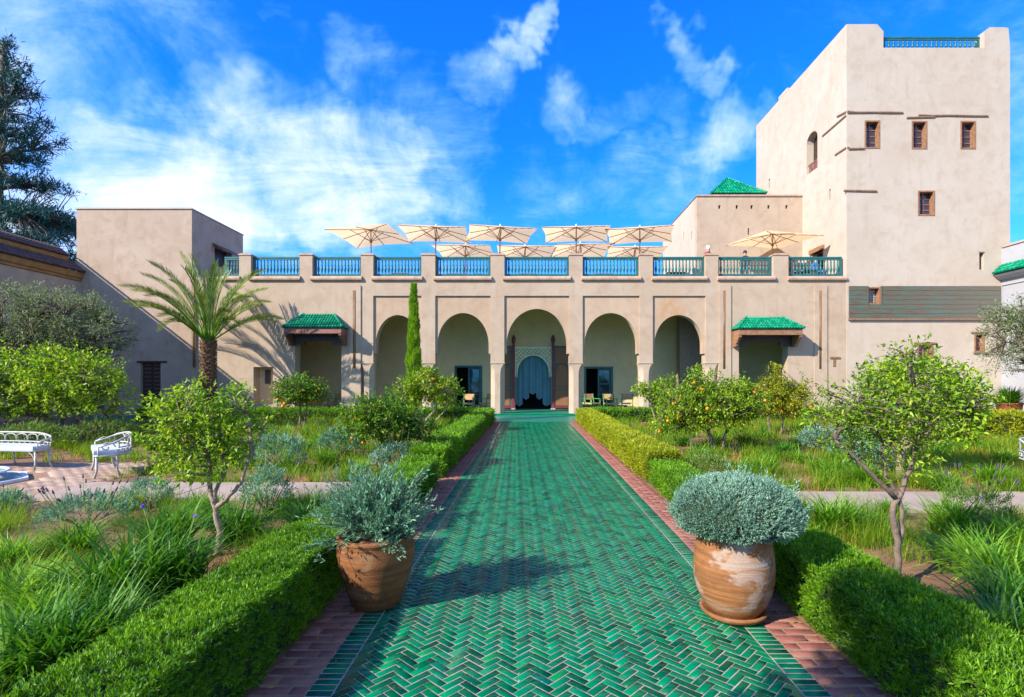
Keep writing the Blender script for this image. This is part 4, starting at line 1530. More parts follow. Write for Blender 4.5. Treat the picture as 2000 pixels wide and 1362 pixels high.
def chair_proto(name, frame, seatm):
    r = thing(name, 'proto', 'chair')
    w, d = .27, .25
    for sx in (-1, 1):
        MB().tube([(sx * w, -d, 0), (sx * w, -d, .60)], .026, 6).build('leg', frame, r, True)
        MB().tube([(sx * w, d, 0), (sx * w, d + .02, .42), (sx * w, d + .12, .86)], .026, 6).build('leg', frame, r, True)
        MB().box(sx * w - .045, sx * w + .045, -d - .05, d + .05, .60, .63).build('armrest', frame, r)
    rg = MB()
    for z in (.12, .22):
        for y in (-d, d):
            rg.tube([(-w, y, z), (w, y, z)], .016, 5)
        for sx in (-1, 1):
            rg.tube([(sx * w, -d, z + .03), (sx * w, d, z + .03)], .016, 5)
    rg.build('stretcher', frame, r, True)
    MB().box(-w - .02, w + .02, -d - .02, d + .01, .35, .41).build('seat', seatm, r)
    mb = MB()
    mb.add([(-w + .02, d + .05, .56), (w - .02, d + .05, .56), (w - .02, d + .12, .85), (-w + .02, d + .12, .85),
            (-w + .02, d + .08, .56), (w - .02, d + .08, .56), (w - .02, d + .15, .85), (-w + .02, d + .15, .85)],
           [(0, 1, 2, 3), (7, 6, 5, 4), (0, 4, 5, 1), (1, 5, 6, 2), (2, 6, 7, 3), (3, 7, 4, 0)])
    mb.build('backrest', seatm, r)
    return r


def table_proto(name, mat, h=.36, w=.36):
    r = thing(name, 'proto', 'table')
    MB().box(-w, w, -w, w, h - .035, h).build('table_top', mat, r)
    for sx in (-1, 1):
        for sy in (-1, 1):
            MB().tube([(sx * w * .85, sy * w * .85, 0), (sx * w * .72, sy * w * .72, h - .035)], .02, 5).build('leg', mat, r, True)
    ap = MB()
    for s_ in (-1, 1):
        ap.box(-w * .8, w * .8, s_ * w * .78 - .01, s_ * w * .78 + .01, h - .10, h - .036)
    ap.build('apron', mat, r)
    return r


gch = chair_proto('rush_chair', 'green_paint', 'rush')
KC = 28.6


def gxy(px, d):
    return wx(px, d)


CH = [(872, 28.9, 20, 'green rush chair behind the orange tree by the left arch door'), (915, 28.3, -2, 'green rush chair in front of the left glazed door'),
      (950, 28.6, -40, 'green rush chair half hidden behind the left portal pillar'),
      (1158, 28.6, 30, 'green rush chair before the right glazed door, nearest the portal'), (1192, 28.3, 8, 'green rush chair in the middle of three under the right arch'),
      (1225, 28.6, -12, 'green rush chair nearest the right pillar under the right arch'),
      (655, 28.8, -20, 'green rush chair inside the left canopy doorway'), (1140, 29.2, 45, 'green rush chair at the portal side of the right arch, mostly hidden')]
for i, (px, d, a, lab) in enumerate(CH):
    o = gch if i == 0 else copy_tree(gch)
    o.location = (wx(px, d), d, GF)
    o.rotation_euler.z = R(a)
    o.scale = (1.05, 1.05, 1.08)
    tagk(o, lab, 'chair', 'green chairs under the arcade')
tb = table_proto('low_table', 'black_iron')
for i, (px, d, lab) in enumerate(((936, 27.7, 'low black table between the two left arcade chairs'), (1151, 27.5, 'low black table with curved legs nearest the portal pillar'),
                                  (1211, 27.6, 'low black table between the two right arcade chairs'))):
    o = tb if i == 0 else copy_tree(tb)
    o.location = (wx(px, d), d, GF)
    tagk(o, lab, 'table', 'low tables under the arcade')
# dark lounge seats up on the terrace
BW_ = ['half hidden balustrade by the palm', 'first full balustrade from the left', 'second full balustrade from the left', 'balustrade above the leftmost arch', 'balustrade above the second arch',
       'balustrade above the portal arch', 'balustrade above the fourth arch', 'balustrade above the rightmost arch', 'balustrade above the right canopy', 'balustrade next to the tower']


def bay_of(px):
    return min(range(len(SEGS)), key=lambda i: abs((SEGS[i][0] + SEGS[i][1]) / 2 - px))


def bay_word(px):
    return BW_[bay_of(px)]


def pos_in_bay(px, allpx):
    q = sorted(p_ for p_ in allpx if bay_of(p_) == bay_of(px))
    return 0 if len(q) == 1 else (1 if px == q[0] else (3 if px == q[-1] else 2))


dch = chair_proto('terrace_chair', 'black_iron', 'brown_wood')
TC = [(772, 29.6, 10), (795, 29.9, -160), (880, 30.0, 25), (905, 29.8, -15), (935, 29.9, 190), (1015, 30.2, 0), (1042, 29.8, 30), (1085, 30.1, -25), (1165, 29.9, 15), (1210, 30.3, -30),
      (1305, 29.6, 20), (1330, 29.8, -20)]
for i, (px, d, a) in enumerate(TC):
    o = dch if i == 0 else copy_tree(dch)
    o.location = (wx(px, d), d, 6.82)
    o.rotation_euler.z = R(a)
    tagk(o, 'dark terrace chair behind the %s, %s' % (bay_word(px), ['one of the seats there', 'on the left', 'in the middle', 'on the right'][pos_in_bay(px, [q[0] for q in TC])]), 'chair', 'chairs on the terrace')
dtb = table_proto('terrace_table', 'brown_wood', .62, .5)
for i, (px, d) in enumerate(((785, 28.7), (895, 28.8), (1030, 28.8), (1178, 28.8), (1318, 28.4))):
    o = dtb if i == 0 else copy_tree(dtb)
    o.location = (wx(px, d), d, 6.82)
    tagk(o, 'dark terrace table behind the ' + bay_word(px), 'table', 'tables on the terrace')


def person(name, label, loc, rz, seated, top, legs, head_wrap=None, scale=1.0):
    """body grown by a skin modifier from joints"""
    if not seated:
        J = [((0, 0, .95), .15, .12), ((0, .0, 1.18), .15, .11), ((0, 0, 1.40), .17, .11), ((0, -.01, 1.50), .06, .06), ((0, -.02, 1.60), .085, .095), ((0, -.02, 1.70), .075, .09),
             ((-.19, 0, 1.40), .06, .06), ((-.25, .03, 1.13), .048, .048), ((-.22, -.12, .92), .036, .036), ((-.21, -.17, .84), .03, .02),
             ((.19, 0, 1.40), .06, .06), ((.25, .03, 1.13), .048, .048), ((.22, -.12, .92), .036, .036), ((.21, -.17, .84), .03, .02),
             ((-.10, 0, .88), .10, .10), ((-.11, -.01, .48), .07, .07), ((-.11, .02, .08), .05, .05), ((-.12, -.13, .035), .045, .03),
             ((.10, 0, .88), .10, .10), ((.11, -.01, .48), .07, .07), ((.11, .02, .08), .05, .05), ((.12, -.13, .035), .045, .03)]
    else:
        J = [((0, 0, .50), .17, .14), ((0, .03, .74), .15, .11), ((0, .05, .96), .17, .11), ((0, .03, 1.06), .06, .06), ((0, .02, 1.16), .085, .095), ((0, .02, 1.26), .075, .09),
             ((-.19, .05, .95), .06, .06), ((-.25, .02, .70), .048, .048), ((-.18, -.2, .60), .036, .036), ((-.14, -.26, .58), .03, .02),
             ((.19, .05, .95), .06, .06), ((.25, .02, .70), .048, .048), ((.18, -.2, .60), .036, .036), ((.14, -.26, .58), .03, .02),
             ((-.10, -.06, .50), .10, .10), ((-.13, -.44, .50), .07, .07), ((-.13, -.46, .08), .05, .05), ((-.14, -.58, .035), .045, .03),
             ((.10, -.06, .50), .10, .10), ((.13, -.44, .50), .07, .07), ((.13, -.46, .08), .05, .05), ((.14, -.58, .035), .045, .03)]
    E_ = [(0, 1), (1, 2), (2, 3), (3, 4), (4, 5), (2, 6), (6, 7), (7, 8), (8, 9), (2, 10), (10, 11), (11, 12), (12, 13), (0, 14), (14, 15), (15, 16), (16, 17), (0, 18), (18, 19), (19, 20), (20, 21)]
    me = bpy.data.meshes.new('body')
    me.from_pydata([j[0] for j in J], E_, [])
    o = bpy.data.objects.new('tmp_body', me)
    C.objects.link(o)
    mod = o.modifiers.new('skin', 'SKIN')
    for i, j in enumerate(J):
        me.skin_vertices[0].data[i].radius = (j[1], j[2])
    me.skin_vertices[0].data[0].use_root = True
    o.modifiers.new('sub', 'SUBSURF').levels = 2
    dg = bpy.context.evaluated_depsgraph_get()
    m2 = bpy.data.meshes.new_from_object(o.evaluated_get(dg))
    bpy.data.objects.remove(o)
    m2.materials.clear()
    for x in ('skin', top, legs):
        m2.materials.append(MATS[x])
    zn, hip = J[3][0][2], J[0][0][2]
    for pl in m2.polygons:
        c_ = pl.center
        low = c_.z < hip + .06 and (abs(c_.x) < .2 or c_.z < .45)
        hand = (Vector(c_) - Vector(J[9][0])).length < .09 or (Vector(c_) - Vector(J[13][0])).length < .09
        pl.material_index = 0 if (c_.z > zn or hand) else (2 if low else 1)
        pl.use_smooth = True
    root = thing(name, label, 'person', loc)
    b = link('body', m2, root)
    hz = J[5][0]
    hm = MB().lathe([(.0, hz[2] + .115), (.06, hz[2] + .10), (.098, hz[2] + .04), (.105, hz[2] - .02), (.098, hz[2] - .07)], 0, 0, 10)
    hm.v = [(x + hz[0], y + hz[1] + .015, z) for x, y, z in hm.v]
    h_ = link('hair', hm.mesh('hair', head_wrap or 'cloth_dark', True), root)
    root.rotation_euler.z = R(rz)
    root.scale = (scale,) * 3
    return root


person('person', 'standing person with white head covering behind the terrace post', (wx(1383, 27.5), 27.5, 6.82), 20, False, 'cloth_red', 'cloth_white', 'cloth_white', 1.05)
person('person', 'standing person in dark clothes under the tan umbrella', (wx(1455, 28.0), 28.0, 6.82), -30, False, 'cloth_dark', 'cloth_dark', None, .98)
person('person', 'seated person in blue behind the rightmost balustrade', (wx(1594, 27.7), 27.7, 6.82), 15, True, 'cloth_blue', 'cloth_blue', None, 1.0)
person('person', 'seated person in dark clothes behind the rightmost balustrade', (wx(1562, 27.8), 27.8, 6.82), -40, True, 'cloth_dark', 'cloth_dark', None, 1.0)
for px, d, a in ((1594, 27.75, 15), (1562, 27.85, -40)):
    o = copy_tree(dch)
    o.location = (wx(px, d), d, 6.82)
    o.rotation_euler.z = R(a)
    tagk(o, 'dark terrace chair under the seated person in ' + ('blue' if px > 1580 else 'dark clothes'), 'chair', 'occupied terrace chairs')


# ------------------------------------------------------------------ garden seats and fountain
def iron_seat(name, label, L, loc, rz, n_arch, scale=1.0):
    r = thing(name, label, 'bench', loc, 'white iron garden seats')
    ORG[r] = Vector()
    D_, hs, hb = .50, .36, .66
    T = .013

    def back(t, z):          # curved back plan: t in -1..1
        return (t * L / 2, D_ / 2 - .20 * abs(t) ** 3, z)
    top = MB()
    top.tube([(-L / 2, -D_ / 2 + .04, hs + .14), (-L / 2, -.02, hb - .10)] + [back(-1 + 2 * k / 16, hb - .07 * abs(-1 + 2 * k / 16) ** 4) for k in range(17)] +
             [(L / 2, -.02, hb - .10), (L / 2, -D_ / 2 + .04, hs + .14)], T * 1.3, 6)
    top.tube([back(-1 + 2 * k / 16, hs + .12) for k in range(17)], T, 5)
    top.build('back_rail', 'white_iron', r, True)
    orn = MB()
    for k in range(n_arch):
        t0, t1 = -1 + 2 * k / n_arch, -1 + 2 * (k + 1) / n_arch
        pts = []
        for q in range(9):
            u = q / 8
            ang = math.pi * u
            t = (t0 + t1) / 2 - (t1 - t0) / 2 * .94 * math.cos(ang)
            pts.append(back(t, hs + .20 + (hb - hs - .23) * min(1, math.sin(ang) ** .7)))
        orn.tube([back(t0 + .01, hs + .12)] + pts + [back(t1 - .01, hs + .12)], T * .75, 4)
        for s_ in (-1, 1):           # little scrolls under each arch
            cx_ = (t0 + t1) / 2 + s_ * (t1 - t0) * .22
            orn.tube([back(cx_ + s_ * (.05 - .004 * q) / L * math.cos(q * .8), hs + .06 + (.045 - .004 * q) * math.sin(q * .8)) for q in range(9)], T * .6, 4)
    for sx in (-1, 1):               # arm scrolls
        orn.tube([(sx * L / 2, -.10 + (.11 - .011 * q) * math.cos(q * .75), hs + .13 + (.10 - .010 * q) * math.sin(q * .75)) for q in range(10)], T * .7, 4)
        orn.tube([(sx * L / 2, -D_ / 2 + .04, hs + .14), (sx * L / 2, -D_ / 2 + .04, hs)], T, 5)
    orn.build('scrollwork', 'white_iron', r, True)
    fr = MB()
    ring = [(-L / 2, -D_ / 2, hs), (L / 2, -D_ / 2, hs), (L / 2, D_ / 2 - .2, hs)] + [back(1 - 2 * k / 10, hs) for k in range(11)] + [(-L / 2, D_ / 2 - .2, hs), (-L / 2, -D_ / 2, hs)]
    fr.tube(ring, T * 1.2, 5)
    fr.build('seat_frame', 'white_iron', r, True)
    cu = MB()
    outl = [(-L / 2 + .03, -D_ / 2 - .02), (L / 2 - .03, -D_ / 2 - .02), (L / 2 - .03, .02)] + [(back(1 - 2 * k / 8, 0)[0] * .96, back(1 - 2 * k / 8, 0)[1] - .03) for k in range(9)] + [(-L / 2 + .03, .02)]
    sm = [(x * .985, y * .97) for x, y in outl]
    n = len(outl)
    rings = [(sm, hs - .01), (outl, hs + .015), (outl, hs + .06), (sm, hs + .085)]
    vs = [(x, y, z) for rg, z in rings for x, y in rg]
    fs = [(i * n + k, i * n + (k + 1) % n, (i + 1) * n + (k + 1) % n, (i + 1) * n + k) for i in range(3) for k in range(n)] + [tuple(range(3 * n, 4 * n))]
    cu.add(vs, fs).build('cushion', 'cushion', r, False)
    xs = [-L / 2 + .02, L / 2 - .02] + ([0.0] if L > 1.4 else [])
    for x in xs:
        for y, b in ((-D_ / 2 + .02, -.03), (D_ / 2 - .05 - (.17 if abs(x) > .3 else 0), .05)):
            MB().tube([(x, y, hs), (x, y, .12), (x * 1.01, y + b, .0)], [T * 1.4, T * 1.3, T * 1.5], 6).build('leg', 'white_iron', r, True)
    br = MB()
    for i in range(len(xs)):
        for s_ in (-1, 1):
            x = xs[i]
            if abs(x + s_ * .3) < L / 2:
                br.tube([(x + s_ * .26 * (1 - math.cos(q * math.pi / 10)), -D_ / 2 + .02, hs - .26 * (1 - math.sin(q * math.pi / 10))) for q in range(6)], T * .8, 4)
    br.build('brace', 'white_iron', r, True)
    r.rotation_euler.z = R(rz)
    r.scale = (scale,) * 3
    return r


iron_seat('iron_bench', 'long white iron bench with cushion at the left edge of the patio', 2.1, (-10.35, 10.45, .02), -8, 8, 1.0)
iron_seat('iron_loveseat', 'white iron loveseat with scrolled arms on the brick patio', 1.15, (-7.68, 9.8, .02), -49, 6, 1.08)
iron_seat('iron_armchair', 'white iron armchair cut off by the right edge of the picture', .8, (8.44, 8.75, .045), 30, 5, 1.05)

ft = thing('fountain', 'low round white stone fountain in a shallow basin on the patio', 'fountain', (-9.6, 8.75, 0))
fc = (-9.6, 8.75)
MB().lathe([(.30, .01), (.40, .02), (.60, .08), (.74, .15), (.78, .17), (.78, .19), (.73, .19), (.68, .16), (.40, .10), (0, .09)], fc[0], fc[1], 40).build('bowl', 'basin_stone', ft, True)
MB().lathe([(0, .172), (.71, .172)], fc[0], fc[1], 40).build('water', 'water', ft)
kb_ = MB()
for i in range(8):
    a0, a1 = math.pi / 4 * i + .39, math.pi / 4 * (i + 1) + .39
    pts = [(fc[0] + r_ * math.cos(a), fc[1] + r_ * math.sin(a)) for r_, a in ((.97, a0), (1.06, a0), (1.06, a1), (.97, a1))]
    kb_.prism(pts, .004, .055, 'z')
kb_.build('kerb', 'basin_stone', ft)
MB().lathe([(0, .008), (.98, .008)], fc[0], fc[1], 24).build('pool', 'water', ft)


# ------------------------------------------------------------------ terracotta pots
def pot(name, label, loc, prof, mat, saucer=None):
    r = thing(name, label, 'flower pot', loc, 'terracotta pots beside the path')
    pr = [(a, b) for a, b in prof]
    n = 48
    mb = MB()
    mb.lathe([(x + loc[0] * 0, z) for x, z in pr], 0, 0, n)
    o = link('vessel', mb.mesh('vessel', mat, True), r)
    zi = prof[-1][1]
    ri = prof[-1][0]
    s_ = link('potting_soil', MB().lathe([(0, zi - .02), (ri + .01, zi - .03)], 0, 0, 24).mesh('potting_soil', 'soil'), r)
    if saucer:
        s0 = link('saucer', MB().lathe([(0, .002), (saucer - .02, .002), (saucer + .01, .03), (saucer + .02, .055), (saucer, .058), (saucer - .03, .03), (0, .02)], 0, 0, n).mesh('saucer', mat, True), r)
    return r


LP, RP = (-1.17, 4.06, .009), (1.475, 3.86, .009)
pot('terracotta_pot', 'dark orange terracotta pot with rolled rim, left of the path', LP,
    [(0, 0), (.165, 0), (.178, .012), (.215, .11), (.252, .22), (.278, .33), (.288, .40), (.285, .455), (.270, .49), (.286, .503), (.290, .522), (.281, .537), (.262, .533), (.252, .50), (.252, .47)], 'terracotta_dark')
pot('terracotta_pot', 'tall pale limewashed terracotta jar on a saucer, right of the path', RP,
    [(0, .03), (.165, .03), (.182, .045), (.220, .10), (.258, .19), (.277, .28), (.280, .36), (.272, .46), (.260, .54), (.253, .60), (.266, .615), (.268, .635), (.256, .645), (.236, .63), (.226, .58)], 'terracotta_lime', .215)
cycp = pot('terracotta_pot', 'large round terracotta pot below the olive at right', (18.45, 20.5, 0.18), [(0, -.18), (.30, -.18), (.33, .02), (.37, .3), (.40, .62), (.43, .64), (.43, .70), (.38, .70), (.36, .6)], 'terracotta_dark')

# ------------------------------------------------------------------ plants
def rand_dirs(n, up=0.0):
    v = rng.normal(0, 1, (n, 3))
    v[:, 2] += up
    return nrm(v)


def leaves(P, Dv, L, Wd, fold=.22, droop=.15, up=None):
    """folded lance leaves, two triangles each"""
    n = len(P)
    L = np.broadcast_to(np.asarray(L, float), (n,))[:, None]
    Wd = np.broadcast_to(np.asarray(Wd, float), (n,))[:, None]
    ref = rng.normal(0, .55, (n, 3)) + np.array([0, 0, 1.0]) if up is None else up
    S = nrm(np.cross(Dv, ref))
    N = np.cross(S, Dv)
    mid = P + Dv * L * .45
    V = np.stack([P, mid + S * Wd / 2 + N * Wd * fold, P + Dv * L - N * L * droop, mid - S * Wd / 2 + N * Wd * fold], 1)
    b = (np.arange(n) * 4)[:, None]
    return V.reshape(-1, 3), np.concatenate([b + [0, 1, 2], b + [0, 2, 3]])


def blades(P, az, tilt, L, Wd, bend, n=4, twist=None):
    """arching grass-like blades"""
    m = len(P)
    V = np.zeros((m, 2 * n + 1, 3))
    cur = np.array(P, float)
    h = np.c_[np.cos(az), np.sin(az)]
    side = np.c_[-np.sin(az), np.cos(az), np.zeros(m)]
    if twist is not None:
        side = nrm(side + np.c_[h * twist[:, None], np.zeros(m)])
    for i in range(n + 1):
        t = i / n
        w = Wd * (.75 + .5 * t if t < .4 else (1 - t) / .6 * .95 + .0)
        if i < n:
            V[:, 2 * i] = cur + side * (w / 2)[:, None]
            V[:, 2 * i + 1] = cur - side * (w / 2)[:, None]
        else:
            V[:, 2 * n] = cur
        a = tilt + bend * (t + .5 / n)
        step = (L / n)[:, None]
        cur = cur + np.c_[h * np.sin(a)[:, None], np.cos(a)] * step
    b = (np.arange(m) * (2 * n + 1))[:, None]
    Fl = []
    for i in range(n - 1):
        Fl += [b + [2 * i, 2 * i + 1, 2 * i + 3], b + [2 * i, 2 * i + 3, 2 * i + 2]]
    Fl.append(b + [2 * n - 2, 2 * n - 1, 2 * n])
    return V.reshape(-1, 3), np.concatenate(Fl)


class Acc:
    def __init__(s):
        s.V, s.F, s.n = [], [], 0

    def add(s, vf):
        V, Fc = vf
        s.V.append(V)
        s.F.append(Fc + s.n)
        s.n += len(V)

    def get(s):
        return np.concatenate(s.V), np.concatenate(s.F)


def lump(P, s, seed=0):
    """cheap smooth pseudo-noise in -1..1"""
    x, y, z = P[:, 0] * s, P[:, 1] * s, P[:, 2] * s
    return (np.sin(1.7 * x + 2.3 * y + 1.1 * z + seed) + np.sin(-2.9 * x + 1.3 * y + 2.1 * z + 2 * seed + 1) + np.sin(.9 * x - 3.1 * y + 1.9 * z + 3 * seed + 2)) / 3


def tree(name, label, cat, base, stems, lobes, ntips, lpt, ll, lw, leafm, barkm, r0, group=None, upb=.25, spread=.10, fruit=None, nfruit=0, frad=.042, droop=.15, seed=0, limbs=9, hollow=.45, fold=.22, twl=.5):
    """stems: polylines from the ground (relative); lobes: ellipsoids (x,y,z,rx,ry,rz) relative to base"""
    base = np.array(base, float)
    if ll < .14 and leafm != 'leaf_olive':
        ll, lw, ntips = ll * .88, lw * .86, int(ntips * 1.22)
    root = thing(name, label, cat, tuple(base), group)
    ORG[root] = Vector()
    wood = MB()
    nodes = []
    for si, st in enumerate(stems):
        rs = r0 * (1 if si == 0 else .72)
        pts = [Vector(p) for p in st]
        fine = []
        for a, b in zip(pts[:-1], pts[1:]):
            for k in range(4):
                fine.append(a.lerp(b, k / 4) + Vector(rng.normal(0, r0 * .18, 3)) * (1 if fine else 0))
        fine.append(pts[-1])
        m_ = len(fine)
        wood.tube(fine, [rs * (1.25 if i == 0 and si == 0 else 1 - .55 * i / m_) for i in range(m_)], 8)
        nodes += fine[m_ // 2:]
    lobes = np.array(lobes, float)
    vol = lobes[:, 3] * lobes[:, 4] * lobes[:, 5]
    pick = rng.choice(len(lobes), ntips, p=vol / vol.sum())
    dr = rand_dirs(ntips)
    rad = (hollow + (1 - hollow) * rng.random(ntips) ** .7)
    tips = lobes[pick, :3] + dr * lobes[pick, 3:] * rad[:, None]
    tips += lump(tips, 5.0 / max(lobes[:, 3].mean(), .3), seed)[:, None] * dr * lobes[pick, 3:] * .22
    # limbs: a few thick ones into the crown, then twigs off them
    ln = list(nodes)
    lim_nodes = []
    for i in rng.choice(ntips, min(limbs, ntips), replace=False):
        e = Vector(tips[i])
        s = min(ln, key=lambda q: (q - e).length + (2 if q.z > e.z else 0))
        mid = s.lerp(e, .5) + Vector((0, 0, .08 * (e - s).length)) + Vector(rng.normal(0, .05 * (e - s).length, 3))
        pl = [s, s.lerp(mid, .5) + Vector(rng.normal(0, .01, 3)), mid, mid.lerp(e, .6), e]
        wood.tube(pl, [r0 * .5, r0 * .42, r0 * .34, r0 * .24, r0 * .10], 6)
        lim_nodes += [pl[1], pl[2], pl[3], pl[2].lerp(pl[3], .5)]
    allnodes = np.array([tuple(q) for q in nodes + lim_nodes])
    acc = Acc()
    tw_r = max(r0 * .11, ll * .03)
    for i in range(ntips):
        e = tips[i]
        d = np.linalg.norm(allnodes - e, axis=1) + np.where(allnodes[:, 2] > e[2] + .05, .3, 0)
        s = allnodes[d.argmin()]
        mid = (s + e) / 2 + np.array([0, 0, .06 * np.linalg.norm(e - s)])
        wood.tube([s, mid, e], [tw_r * 1.5, tw_r * 1.1, tw_r * .5], 3, False)
    # leaves on shoots round every tip
    out = nrm((tips - lobes[pick, :3]) / lobes[pick, 3:])
    sh = nrm(out + rng.normal(0, .45, (ntips, 3)) + np.array([0, 0, upb]))
    T_ = np.repeat(tips, lpt, 0)
    S_ = np.repeat(sh, lpt, 0)
    u = rng.random(len(T_))
    P = T_ + S_ * ((u - .5) * spread * 2 * twl * 2)[:, None] + rng.normal(0, spread * .35, T_.shape)
    Dv = nrm(S_ * .55 + rng.normal(0, .75, T_.shape) + np.array([0, 0, upb * .4]))
    sc = rng.uniform(.65, 1.2, len(P))
    acc.add(leaves(P, Dv, ll * sc, lw * sc, fold, droop))
    V, Fc = acc.get()
    cr = link('crown', np_mesh('crown', V, [Fc], leafm), root)
    link('trunk', wood.mesh('trunk', barkm, True), root)
    if fruit:
        fm = FRUIT[fruit]
        for i in rng.choice(ntips, min(nfruit, ntips), replace=False):
            o = link('orange' if fruit == 'orange_skin' else 'lemon', fm, cr)
            o.location = tuple(tips[i] + out[i] * frad * .3 + np.array([0, 0, -frad * 1.2]))
            o.scale = (frad * rng.uniform(.8, 1.0),) * 3 if fruit == 'orange_skin' else (frad, frad, frad * 1.25)
    return root


def ico(mat):
    bm_ = bmesh.new()
    bmesh.ops.create_icosphere(bm_, subdivisions=2, radius=1.0)
    me = bpy.data.meshes.new('fruit')
    bm_.to_mesh(me)
    bm_.free()
    me.materials.append(MATS[mat])
    me.polygons.foreach_set('use_smooth', np.ones(len(me.polygons), bool))
    return me


FRUIT = {k: ico(k) for k in ('orange_skin', 'lemon_skin')}


def at(px, py):
    d = gd(py)
    return (wx(px, d), d, 0.0)


# --- citrus on the left
tree('lemon_tree', 'broad bright lemon tree behind the left bench', 'tree', (-12.6, 14.2, 0), [[(.5, -.1, 0), (.8, 0, .5), (.2, 0, 1.1)], [(-.2, 0, 0), (-.5, 0, .6), (-.7, .1, 1.2)], [(.6, 0, 0), (1.2, .1, .7), (1.1, 0, 1.3)]],
     [(-.7, 0, 1.7, 1.1, 1.1, .95), (.5, 0, 1.75, 1.15, 1.1, .85), (1.3, -.1, 1.35, .75, .8, .6), (-1.6, .1, 1.4, .9, .9, .8)], 640, 13, .13, .06, 'leaf_lemon', 'bark', .07, spread=.15, fruit='lemon_skin', nfruit=26, frad=.05, seed=1, limbs=14)
b2 = at(425, 1085)
tree('lemon_tree', 'small young lemon tree with bent pale trunk in the left foreground bed', 'tree', b2, [[(0, 0, 0), (.02, 0, .22), (-.02, 0, .46), (-.08, .02, .62), (-.12, .05, .95)], [(-.02, 0, .46), (.10, -.02, .55), (.22, .02, .72), (.30, .05, .95)], [(-.02, 0, .46), (-.05, .02, .60), (.06, .05, .85)]],
     [(-.16, .05, 1.36, .40, .40, .36), (-.36, .0, 1.20, .36, .34, .34), (.16, .05, 1.20, .32, .34, .34), (-.50, 0, 1.52, .16, .2, .18), (.22, .05, 1.60, .12, .15, .16), (-.10, 0, .98, .34, .34, .26), (-.45, -.05, .92, .24, .24, .22)],
     360, 10, .066, .028, 'leaf_lemon', 'bark_pale', .036, spread=.06, seed=2, limbs=13, hollow=.3)
tree('orange_tree', 'small round orange tree on a slim trunk before the left canopy', 'tree', at(590, 840), [[(-.05, 0, 0), (-.08, 0, .5), (-.05, 0, .95)], [(.06, 0, 0), (.12, 0, .6), (.2, 0, 1.0)]],
     [(-.1, 0, 1.45, .82, .8, .42), (.35, 0, 1.30, .62, .6, .38), (-.45, 0, 1.2, .55, .55, .35), (0, 0, 1.8, .3, .3, .18)], 330, 12, .12, .055, 'leaf_orange', 'bark', .05, spread=.13, fruit='orange_skin', nfruit=16, frad=.07, seed=3)
tree('orange_tree', 'low dense orange bush beside the left hedge', 'tree', at(735, 921), [[(0, 0, 0), (.02, 0, .3), (.1, 0, .55)]],
     [(.0, 0, 1.02, .62, .6, .44), (.35, .1, .90, .50, .5, .40), (-.3, 0, .98, .42, .45, .36), (.28, .1, 1.38, .20, .2, .22), (-.18, 0, 1.40, .16, .18, .16), (.75, .2, .85, .32, .4, .35)], 480, 13, .082, .038, 'leaf_orange', 'bark', .045, spread=.09, fruit='orange_skin', nfruit=20, frad=.042, seed=4)
tree('orange_tree', 'orange tree on a forked trunk near the left gallery hedge', 'tree', at(833, 846), [[(0, 0, 0), (-.05, 0, .4), (.3, 0, .8), (.4, 0, 1.1)], [(0, 0, .2), (.4, 0, .5), (.75, 0, .95)], [(0, 0, .3), (-.2, 0, .7), (-.3, 0, 1.2)]],
     [(.0, 0, 1.55, .62, .6, .52), (.65, 0, 1.35, .50, .5, .48), (-.5, 0, 1.45, .5, .5, .42), (.1, 0, 1.95, .3, .3, .2)], 360, 12, .12, .055, 'leaf_citrus', 'bark_pale', .055, spread=.13, fruit='orange_skin', nfruit=22, frad=.062, seed=5)
# --- citrus on the right
tree('orange_tree', 'widest orange tree, full of fruit, beside the right hedge', 'tree', at(1398, 886), [[(0, 0, 0), (-.1, 0, .35), (-.3, 0, .7)], [(.15, 0, 0), (.2, 0, .4), (.45, 0, .8)]],
     [(-.6, 0, 1.12, .78, .75, .58), (.25, 0, 1.2, .80, .8, .55), (-.35, 0, 1.68, .36, .4, .36), (.75, 0, 1.25, .40, .5, .42), (-1.15, -.1, .78, .42, .45, .34), (.2, 0, 1.72, .2, .2, .16)], 720, 13, .098, .042, 'leaf_citrus', 'bark', .06, spread=.11, fruit='orange_skin', nfruit=48, frad=.047, seed=6, limbs=14)
tree('mandarin_tree', 'yellowish mandarin tree between the orange tree and the right canopy', 'tree', at(1512, 851), [[(-.1, 0, 0), (-.2, 0, .5), (-.1, 0, .9)], [(.2, 0, 0), (.3, 0, .6), (.5, 0, 1.0)]],
     [(0, 0, 1.25, .66, .66, .55), (.55, 0, 1.15, .6, .6, .52), (.0, 0, 1.85, .26, .3, .42), (.85, 0, 1.65, .2, .2, .3), (-.5, 0, 1.0, .4, .4, .4)], 420, 13, .11, .045, 'leaf_mandarin', 'bark', .05, spread=.12, fruit='orange_skin', nfruit=14, frad=.055, seed=7)
tree('orange_tree', 'thin young orange tree leaning left near the right gallery pillar', 'tree', at(1283, 839), [[(.05, 0, 0), (-.1, 0, .5), (-.25, 0, .95)], [(.08, 0, 0), (.2, 0, .6), (.25, 0, 1.1)]],
     [(-.35, 0, 1.35, .42, .4, .28), (.2, 0, 1.35, .48, .45, .48), (-.72, 0, 1.6, .2, .2, .14), (.42, 0, 1.75, .14, .2, .25), (.3, 0, .95, .45, .4, .3)], 220, 11, .12, .055, 'leaf_citrus', 'bark_pale', .045, spread=.12, seed=8)
b4 = at(1754, 1147)
